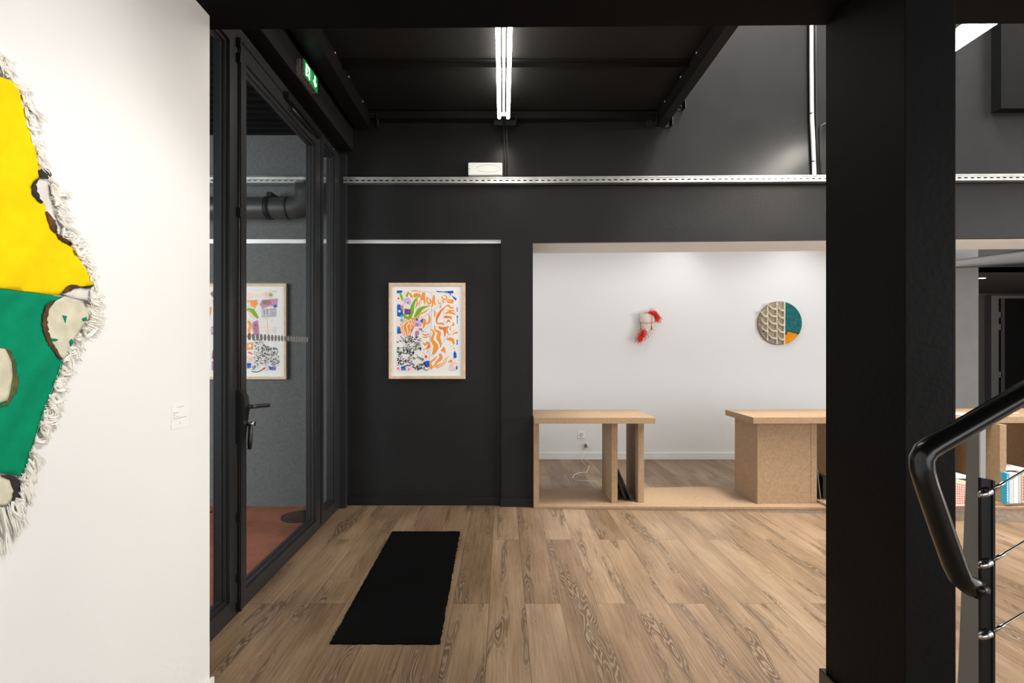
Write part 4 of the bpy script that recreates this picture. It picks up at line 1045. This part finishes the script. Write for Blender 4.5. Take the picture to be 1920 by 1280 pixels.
fl = [(1090,861.8),(1093,866),(1097,872),(1101,876),(1106,872),(1100,885),(1085,886),(1076,890),(1073,896),(1077,900),(1088,901),(1100,901),(1110,902),(1116,902),(1121,907),(1126,912)]
P = [Vector((c2.x-0.008, NB-0.03, c2.z-0.025)), Vector((c2.x-0.03, NB-0.03, c2.z-0.12)), Vector((c2.x-0.045, NB-0.035, 0.05))]
for x, y in fl: 
    d = min(NB-0.04, (H-0.004)/((y-VY)/F)); P.append(Vector(((x-VX)/F*d, d, 0.004)))
sweep(bm, P, 0.0028, 6)
tag(obj('charger_cord', bm, M['whitepl']), 'thin white cord running from the adapter down and over the floor', 'cord')

# bound bundle with red threads
def Wn(x, y, o): 
    p = U(x, y, NB-0.05); p.y = NB-o; return p
tb = thing('bound_bundle', 'small cream bundle tied with cord and red thread tufts on the niche wall', 'wall sculpture', (1.83, NB, 1.6))
def f(bm):
    rows = []
    prof = [(587,1199,1219),(590,1198.5,1225),(596,1199,1229),(602,1200,1230),(606,1201.5,1228),(611,1202,1225),(616,1203,1222),(620,1205,1216)]
    for y, xl, xr in prof:
        rows.append([Wn((xl+xr)/2+(xr-xl)/2*math.cos(t)+random.uniform(-.4,.4), y+1.2*math.sin(2*t), 0.055+0.045*math.sin(t)+random.uniform(-.004,.004)) for t in [2*math.pi*k/14 for k in range(14)]])
    R = [[bm.verts.new(p) for p in r] for r in rows]
    for i in range(len(R)-1):
        for k in range(14): bm.faces.new((R[i][k], R[i][(k+1) % 14], R[i+1][(k+1) % 14], R[i+1][k]))
    bm.faces.new(R[0]); bm.faces.new(R[-1][::-1])
part('bundle_body', tb, M['bundle'], f)
def f(bm):
    box(bm, Wn(1221,0,0).x, Wn(1226,0,0).x, NB-0.10, NB-0.02, Wn(0,618,0).z, Wn(0,612,0).z, bev=0.01)
part('bundle_tip', tb, M['bundle'], f)
def f(bm):
    sweep(bm, [Wn(1200,605,0.05), Wn(1203,605.5,0.10), Wn(1213,605.8,0.107), Wn(1222,605,0.105), Wn(1230,601,0.08), Wn(1233,592,0.06)], 0.0035, 6)
    sweep(bm, [Wn(1221,585,0.06), Wn(1220.5,592,0.106), Wn(1219.5,606,0.108), Wn(1219.5,619,0.09)], 0.003, 6)
part('binding_cord', tb, mat('brick red cord', (0.45, 0.12, 0.08), 0.7), f)
def f(bm): sweep(bm, [Wn(1206,586.5,0.04), Wn(1210,586,0.06), Wn(1216,586,0.06), Wn(1219,586.5,0.04)], 0.003, 6); sweep(bm, [Wn(1199,588,0.05), Wn(1200,600,0.045), Wn(1202,612,0.05)], 0.0028, 6)
part('dark_cord', tb, M['burnt'], f)
def tuft(A, Bp, C2, n, sp):
    def f(bm):
        for k in range(n):
            j = [random.gauss(0, 1) for _ in range(6)]; q = random.uniform(0.6, 1.05)
            a = (A[0]+j[0]*sp*0.6, A[1]+j[1]*sp*0.5); b = (Bp[0]+j[2]*sp, Bp[1]+j[3]*sp); c_ = (Bp[0]+(C2[0]-Bp[0])*q+j[4]*sp*1.2, Bp[1]+(C2[1]-Bp[1])*q+j[5]*sp*1.2)
            o = random.uniform(0.03, 0.10)
            m1 = ((a[0]+b[0])/2+j[4]*0.5, (a[1]+b[1])/2+j[3]*0.5); m2 = ((b[0]+c_[0])/2+j[1]*0.8, (b[1]+c_[1])/2+j[0]*0.8)
            sweep(bm, [Wn(*a, o), Wn(*m1, o+0.01), Wn(*b, o), Wn(*m2, o-0.005), Wn(*c_, o+0.012*j[0]*0.5)], 0.0026, 4)
    return f
o = part('thread_tuft', tb, M['red'], tuft((1217,586), (1227,587), (1234,603), 60, 2.5), recalc=False, label='tuft of red thread'); o['kind'] = 'stuff'
o = part('thread_tuft', tb, M['red'], tuft((1207,619), (1204,628), (1197,640), 75, 2.9), recalc=False, label='tuft of red thread'); o['kind'] = 'stuff'
for P_ in ([(1212,621),(1214,628),(1216,631)], [(1208,630),(1214,635),(1216,632),(1213,624)], [(1231,590),(1235,593),(1236,588)], [(1214,616),(1207,620)], [(1202,612),(1200,622),(1203,628)], [(1195,627),(1199,625),(1204,624)]):
    part('loose_thread', tb, M['red'], lambda bm: sweep(bm, [Wn(x, y, 0.06) for x, y in P_], 0.0022, 5), label='loose red thread')

# round relief
cx, cy, R_ = 1463.5, 605.5, 41.0
rr = thing('round_relief', 'round wall piece, half cream cells and half teal felt with an orange corner', 'wall sculpture', (U(cx,cy,NB).x, NB, U(cx,cy,NB).z))
def Rp(u, v, o):  # unit disc coordinates
    p = U(cx+u*R_, cy-v*R_, NB-0.045); p.y = NB-o; return p
def halfdisc(bm, t0, t1, o0, o1, rad=1.0, n=30):
    P0 = [Rp(rad*math.cos(t0+(t1-t0)*k/n), rad*math.sin(t0+(t1-t0)*k/n), o0) for k in range(n+1)]
    prism(bm, P0, (0, o0-o1, 0))
HP = math.pi/2
part('board', rr, M['brownrim'], lambda bm: prism(bm, [Rp(math.cos(2*math.pi*k/48), math.sin(2*math.pi*k/48), 0.022) for k in range(48)], (0, 0.022, 0)), label='brown wooden back board')
part('cell_ground', rr, M['cell'], lambda bm: prism(bm, [Rp(0.985*math.cos(t), 0.985*math.sin(t), 0.028) for t in [1.39+(2*math.pi-2.78)*k/40 for k in range(41)]], (0, 0.006, 0)), label='grey beige half')
def f(bm):
    ps = [Rp(0.2*1, 0, 0)]
    pts = [(0.19, 0.965), (0.19, -0.50), (0.26, -0.50), (0.30, -0.42)]
    P = [(0.20, 0.97)]
    t = math.acos(0.20)
    arc = [(0.985*math.cos(t+( -0.52-t)*k/24), 0.985*math.sin(t+(-0.52-t)*k/24)) for k in range(25)]
    prism(bm, [Rp(u, v, 0.042) for u, v in arc]+[Rp(u, v, 0.042) for u, v in [(0.80,-0.45),(0.62,-0.42),(0.38,-0.36),(0.33,-0.38),(0.27,-0.50),(0.20,-0.50)]], (0, 0.020, 0))
part('teal_felt', rr, M['teal'], f, label='mottled teal half')
def f(bm):
    arc = [(0.98*math.cos(-0.56-(1.374-0.56)*k/14), 0.98*math.sin(-0.56-(1.374-0.56)*k/14)) for k in range(15)]
    prism(bm, [Rp(u, v, 0.039) for u, v in arc]+[Rp(u, v, 0.039) for u, v in [(0.19,-0.53),(0.28,-0.53),(0.34,-0.38),(0.40,-0.36),(0.62,-0.45),(0.78,-0.48)]], (0, 0.018, 0))
part('orange_felt', rr, M['oran'], f, label='orange corner')
def f(bm):
    sweep(bm, [Rp(0.20,-0.52,0.041), Rp(0.27,-0.51,0.041), Rp(0.33,-0.38,0.041), Rp(0.40,-0.365,0.041), Rp(0.62,-0.435,0.041), Rp(0.76,-0.46,0.041), Rp(0.82,-0.53,0.041)], 0.004, 5)
part('felt_edge', rr, M['tealdark'], f)
part('divider_strip', rr, M['plaster'], lambda bm: prism(bm, [Rp(0.17,0.97,0.048), Rp(0.215,0.965,0.048), Rp(0.205,-0.972,0.048), Rp(0.16,-0.98,0.048)], (0, 0.022, 0)))
def f(bm):   # scooped shelves in a grid
    for col, (u0, u1) in enumerate(((-0.87,-0.60),(-0.555,-0.165),(-0.145,0.165))):
        for row in range(7):
            v = 0.93-row*0.335 - (0.0, 0.0, 0.06)[col]
            um = u0 if col < 2 else (u0+u1)/2
            if u0*u0+(v+0.20)**2 > 0.99 or um*um+v*v > 0.95 or um*um+(v+0.04)**2 > 0.97: continue
            n = 10; P = []
            for k in range(n+1):
                t = k/n; P.append((u0+(u1-u0)*t, v+0.20*(1-t)**3.2))
            for k in range(n):
                (a0, b0), (a1, b1) = P[k], P[k+1]; th = 0.10
                A = [Rp(a0,b0,0.027), Rp(a1,b1,0.027), Rp(a1,b1+th,0.027), Rp(a0,b0+th,0.027)]; Bq = [Rp(a0,b0,0.066), Rp(a1,b1,0.066), Rp(a1,b1+th*0.55,0.070), Rp(a0,b0+th*0.55,0.070)]
                hexa(bm, A+Bq)
    for u in (-0.58, -0.155):
        hb = math.sqrt(1-u*u)*0.97
        prism(bm, [Rp(u-0.024,-hb,0.044), Rp(u+0.024,-hb,0.044), Rp(u+0.024,hb,0.044), Rp(u-0.024,hb,0.044)], (0, 0.018, 0))
part('cells', rr, M['plaster'], f, label='raised cream shelves')
def f(bm): sweep(bm, [Rp(-0.83,-0.36,0.07), Rp(-0.80,-0.42,0.07)], 0.010, 5)
part('hole', rr, M['char'], f)

# ------------------------------------------------------------------ right-hand side rooms
bm = bmesh.new(); box(bm, 5.0, 6.06, NB-0.004, NB-0.001, 0, 2.455); struct('wall_side_room', bm, M['backgrey'])
# cove between the soffit and the wall
bm = bmesh.new(); n = 10
A0, A1 = U(1700,500,6.78), U(1960,500,6.78); B0, B1 = U(1700,503,6.3), U(1960,461,5.35)
rowsv = []
for k in range(n+1):
    t = k/n; e = math.sin(t*HP)
    rowsv.append((bm.verts.new(A0.lerp(B0, 1-math.cos(t*HP)) * 1.0 + Vector((0,0,(B0.z-A0.z)*(e-1+math.cos(t*HP))*0.9))), bm.verts.new(A1.lerp(B1, 1-math.cos(t*HP)) + Vector((0,0,(B1.z-A1.z)*(e-1+math.cos(t*HP))*0.9)))))
for a, b in zip(rowsv[:-1], rowsv[1:]): bm.faces.new((a[0], a[1], b[1], b[0])).smooth = True
bmesh.ops.solidify(bm, geom=bm.faces[:], thickness=-0.02)
struct('trim_9', bm, M['niche'])
# corridor
bm = bmesh.new(); box(bm, 6.06, 9.6, NB, NB+0.12, H+1.0, 3.3); struct('wall_corridor_front', bm, M['backgrey'])
bm = bmesh.new(); box(bm, 5.9, 9.6, NB, 9.6, H+1.0, H+1.1); struct('ceiling_corridor', bm, M['corridor'])
bm = bmesh.new(); box(bm, 5.9, 9.6, 9.5, 9.6, 0, H+1.0); struct('wall_corridor_end', bm, M['corridor'])
bm = bmesh.new(); box(bm, 5.9, 6.06, NB+0.1, 9.5, 0, H+1.0); struct('wall_corridor_left', bm, M['corridor'])
dl = thing('downlight', 'tiny warm recessed downlight in the corridor ceiling at far right', 'downlight', (U(1838,521,7.4).x, 7.46, H+1.0))
part('lens', dl, M['down'], lambda bm: sweep(bm, [(6.70, 7.46, H+0.994), (6.70, 7.46, H+0.9995)], 0.04, 16))
part('bezel', dl, M['corridor'], lambda bm: sweep(bm, [(6.70, 7.46, H+0.997), (6.70, 7.46, H+1.0)], 0.055, 16))
d2 = thing('door_2', None, None, (9.0, 9.45, 0), kind='structure')
X0 = (1852-VX)/F*9.45; zt = H+0.095*9.45
part('door_frame', d2, M['backgrey'], lambda bm: (box(bm, X0-0.0, X0+0.13, 9.38, 9.5, 0, zt), box(bm, X0, 9.6, 9.38, 9.5, zt-0.0, zt+0.05)))
part('gap', d2, M['gasket'], lambda bm: box(bm, X0+0.13, X0+0.175, 9.42, 9.5, 0, zt))
part('door_leaf', d2, M['black'], lambda bm: box(bm, X0+0.175, 9.6, 9.40, 9.46, 0, zt))
part('leaf_edge', d2, M['corridor'], lambda bm: box(bm, X0+0.175, X0+0.24, 9.385, 9.40, 0, zt))
for py in (590, 613, 702):
    z = H+(VY-py)/F*9.4; part('hinge', d2, M['backgrey'], B(X0+0.12, X0+0.19, 9.385, 9.43, z-0.05, z+0.05))

# ------------------------------------------------------------------ stair rail, post, cables, fin
dR = 1.13
sr = thing('handrail', 'black oval handrail bending down to its post at the right edge', 'handrail', (U(1850,1280,dR).x, dR, 0))
def f(bm):
    R2 = lambda x, y, d=dR: U(x, y, d)
    pts = [(2150,606),(2020,679),(1930,731),(1850,777),(1790,812),(1752,834),(1736,845),(1728,860),(1729,880),(1736,905),(1765,990),(1790,1060),(1800,1082),(1812,1092),(1826,1101),(1838,1106)]
    sweep(bm, [R2(x, y) for x, y in pts], [0.0255]*12+[0.024,0.020,0.013,0.009], 16, rx=0.021, up=Vector((0,1,0)))
o = part('rail', sr, M['gloss'], f)
part('bracket', sr, M['plastic'], lambda bm: sweep(bm, [U(1828,1100,dR), U(1836,1106,dR-.01), U(1846,1106,dR)], 0.011, 10))
ps = thing('rail_post', 'flat black steel post with cable fittings under the handrail', 'post', (U(1851,1280,dR).x, dR, 0))
a = U(1843, 1280, dR); b = U(1863, 898, dR)
def f(bm):
    hexa(bm, [(a.x,dR,0),(b.x,dR,0),(b.x,dR+0.012,0),(a.x,dR+0.008,0),(U(1840,897,dR).x,dR,U(0,896,dR).z),(b.x,dR,U(0,900,dR).z),(b.x,dR+0.012,U(0,900,dR).z),(U(1840,897,dR).x,dR+0.008,U(0,896,dR).z)])
part('upright', ps, M['plastic'], f)
part('edge_flange', ps, M['alu'], lambda bm: box(bm, b.x-0.004, b.x+0.001, dR-0.003, dR+0.012, 0, U(0,901,dR).z))
part('base_plate', ps, M['plastic'], B(a.x-0.03, b.x+0.03, dR-0.05, dR+0.06, 0, 0.008))
for py in (925, 1058, 1191):
    part('cable_fitting', ps, M['stainless'], lambda bm: sweep(bm, [U(1835, py+5, dR-.006), U(1839, py+3, dR-.006), U(1843, py+1, dR-.006), U(1854, py-5, dR-.002)], [0.003, 0.0065, 0.0085, 0.0095], 12), label='domed steel cable end')
    part('cable_fitting_sleeve', ps, M['stainless'], lambda bm: sweep(bm, [U(1862, py-9, dR), U(1882, py-20, dR)], 0.0038, 8))
for i, (py, w) in enumerate(((925, 'top'), (1058, 'middle'), (1191, 'lowest'))):
    bm = bmesh.new()
    sweep(bm, [U(1864, py-10, dR), U(1882, py-20, dR), U(2150, py-20-(268*(0.60)), dR)], 0.0022, 6)
    tag(obj('rail_cable', bm, M['stainless']), {'top':'topmost steel cable rising right from the black rail post', 'middle':'middle steel cable rising right from the black rail post', 'lowest':'lowest steel cable rising right from the black rail post'}[w], 'cable', )
# second post far right (outside the frame) that carries the rail and the cables
ps2 = thing('rail_post', 'black post carrying the upper end of the handrail beyond the frame', 'post', (U(2150,700,dR).x, dR, 0))
part('upright', ps2, M['plastic'], B(U(2145,0,dR).x, U(2165,0,dR).x, dR-0.02, dR+0.02, 0, U(0,606,dR).z))
# fin
xf = 1.172
fn = thing('stair_fin', 'tall tapered white plate, side coloured grey as shade, behind the black rail post', 'stair support', (xf, 1.33, 0))
dn = xf/((1838-VX)/F)
part('side_face', fn, M['greym'], lambda bm: hexa(bm, [(xf,dn+0.003,0),(xf+0.010,dn+0.003,0),(xf+0.010,dn+0.090,0),(xf,dn+0.090,0),(xf,dn+0.003,1.225),(xf+0.010,dn+0.003,1.225),(xf+0.010,dn+0.034,1.225),(xf,dn+0.034,1.225)]))  # plate is white; the shade on this side is put into its grey
part('front_edge', fn, M['whitem'], lambda bm: hexa(bm, [(xf,dn-0.001,0),(xf+0.006,dn-0.001,0),(xf+0.006,dn+0.003,0),(xf,dn+0.003,0),(xf,dn-0.001,1.225),(xf+0.013,dn-0.001,1.225),(xf+0.013,dn+0.003,1.225),(xf,dn+0.003,1.225)]), label='white front edge')

# ------------------------------------------------------------------ light
def area(name, loc, tgt, sx, sy, power, col=(1, 1, 1), spread=math.pi):
    l = bpy.data.lights.new(name, 'AREA'); l.shape = 'RECTANGLE'; l.size = sx; l.size_y = sy; l.energy = power; l.color = col; l.spread = spread
    o = bpy.data.objects.new(name, l); COL.objects.link(o); o.location = loc
    o.rotation_euler = (Vector(tgt)-Vector(loc)).to_track_quat('-Z', 'Y').to_euler(); return o
def spot(name, loc, tgt, power, ang, col=(1, .95, .88), blend=0.6, r=0.03):
    l = bpy.data.lights.new(name, 'SPOT'); l.energy = power; l.spot_size = math.radians(ang); l.spot_blend = blend; l.color = col; l.shadow_soft_size = r
    o = bpy.data.objects.new(name, l); COL.objects.link(o); o.location = loc
    o.rotation_euler = (Vector(tgt)-Vector(loc)).to_track_quat('-Z', 'Y').to_euler(); return o
area('rear_daylight_fill', (2.2, -4.0, 1.7), (1.8, 3.0, 1.2), 6.0, 2.2, 105, (0.97, 0.98, 1.0))  # added area light stands in for unseen windows; wall behind has no opening
area('side_daylight_fill', (9.3, 0.5, 1.7), (0, 1.5, 1.2), 3.5, 2.2, 430, (1.0, 0.98, 0.96))  # added area light lifts the white wall; no window is built at right
area('void_skylight', (3.0, 3.2, 7.5), (3.0, 3.2, 0), 1.0, 1.5, 575, (1.0, 0.99, 0.97))
area('void_far_skylight', (6.6, 3.3, 7.5), (6.4, 3.4, 0), 2.0, 1.6, 300, (1.0, 0.98, 0.95))
area('porch_daylight', (-5.2, 1.5, 1.9), (-2.4, 4.8, 1.3), 2.5, 2.0, 190, (0.97, 0.99, 1.0))
area('niche_ceiling_light', (2.6, 5.6, 3.05), (2.6, 5.9, 0), 4.2, 0.4, 14, (1.0, 0.99, 0.97))
spot('niche_spot', (2.35, 6.28, 3.0), (1.85, 6.8, 1.4), 12, 105, (1,.98,.95), 1.0)
spot('niche_spot.001', (3.75, 6.28, 3.0), (3.5, 6.8, 1.4), 11, 105, (1,.98,.95), 1.0)
spot('wall_fill_spot', (0.55, 0.9, 2.70), (-1.18, 1.2, 1.25), 54, 80, (1,.98,.95))  # added unseen spot, brightens the white left wall
spot('wall_fill_spot.001', (0.55, 0.9, 2.68), (-1.18, 1.75, 1.0), 45, 62, (1,.99,.97))  # second added spot for the lower part of that wall
spot('print_fill_spot', (-0.3, 3.0, 3.35), (-0.68, 4.8, 1.55), 38, 26)  # added unseen spot that brightens the paper of the first print

w = bpy.data.worlds.new('World'); C.world = w; w.use_nodes = True
w.node_tree.nodes['Background'].inputs[0].default_value = (0.85, 0.92, 1.0, 1); w.node_tree.nodes['Background'].inputs[1].default_value = 0.6

# ------------------------------------------------------------------ camera
cam = bpy.data.cameras.new('Camera'); co = bpy.data.objects.new('Camera', cam); COL.objects.link(co)
co.location = (0, 0, H); co.rotation_euler = (math.radians(90), 0, 0)
cam.sensor_width = 36; cam.sensor_fit = 'HORIZONTAL'; cam.lens = F/1920*36
cam.shift_x = (960-VX)/1920; cam.shift_y = (VY-640)/1920; cam.clip_start = 0.05; cam.clip_end = 100
C.camera = co
C.view_settings.view_transform = 'Standard'; C.view_settings.look = 'None'; C.view_settings.gamma = 1; C.view_settings.exposure = 0
C.view_settings.use_curve_mapping = False
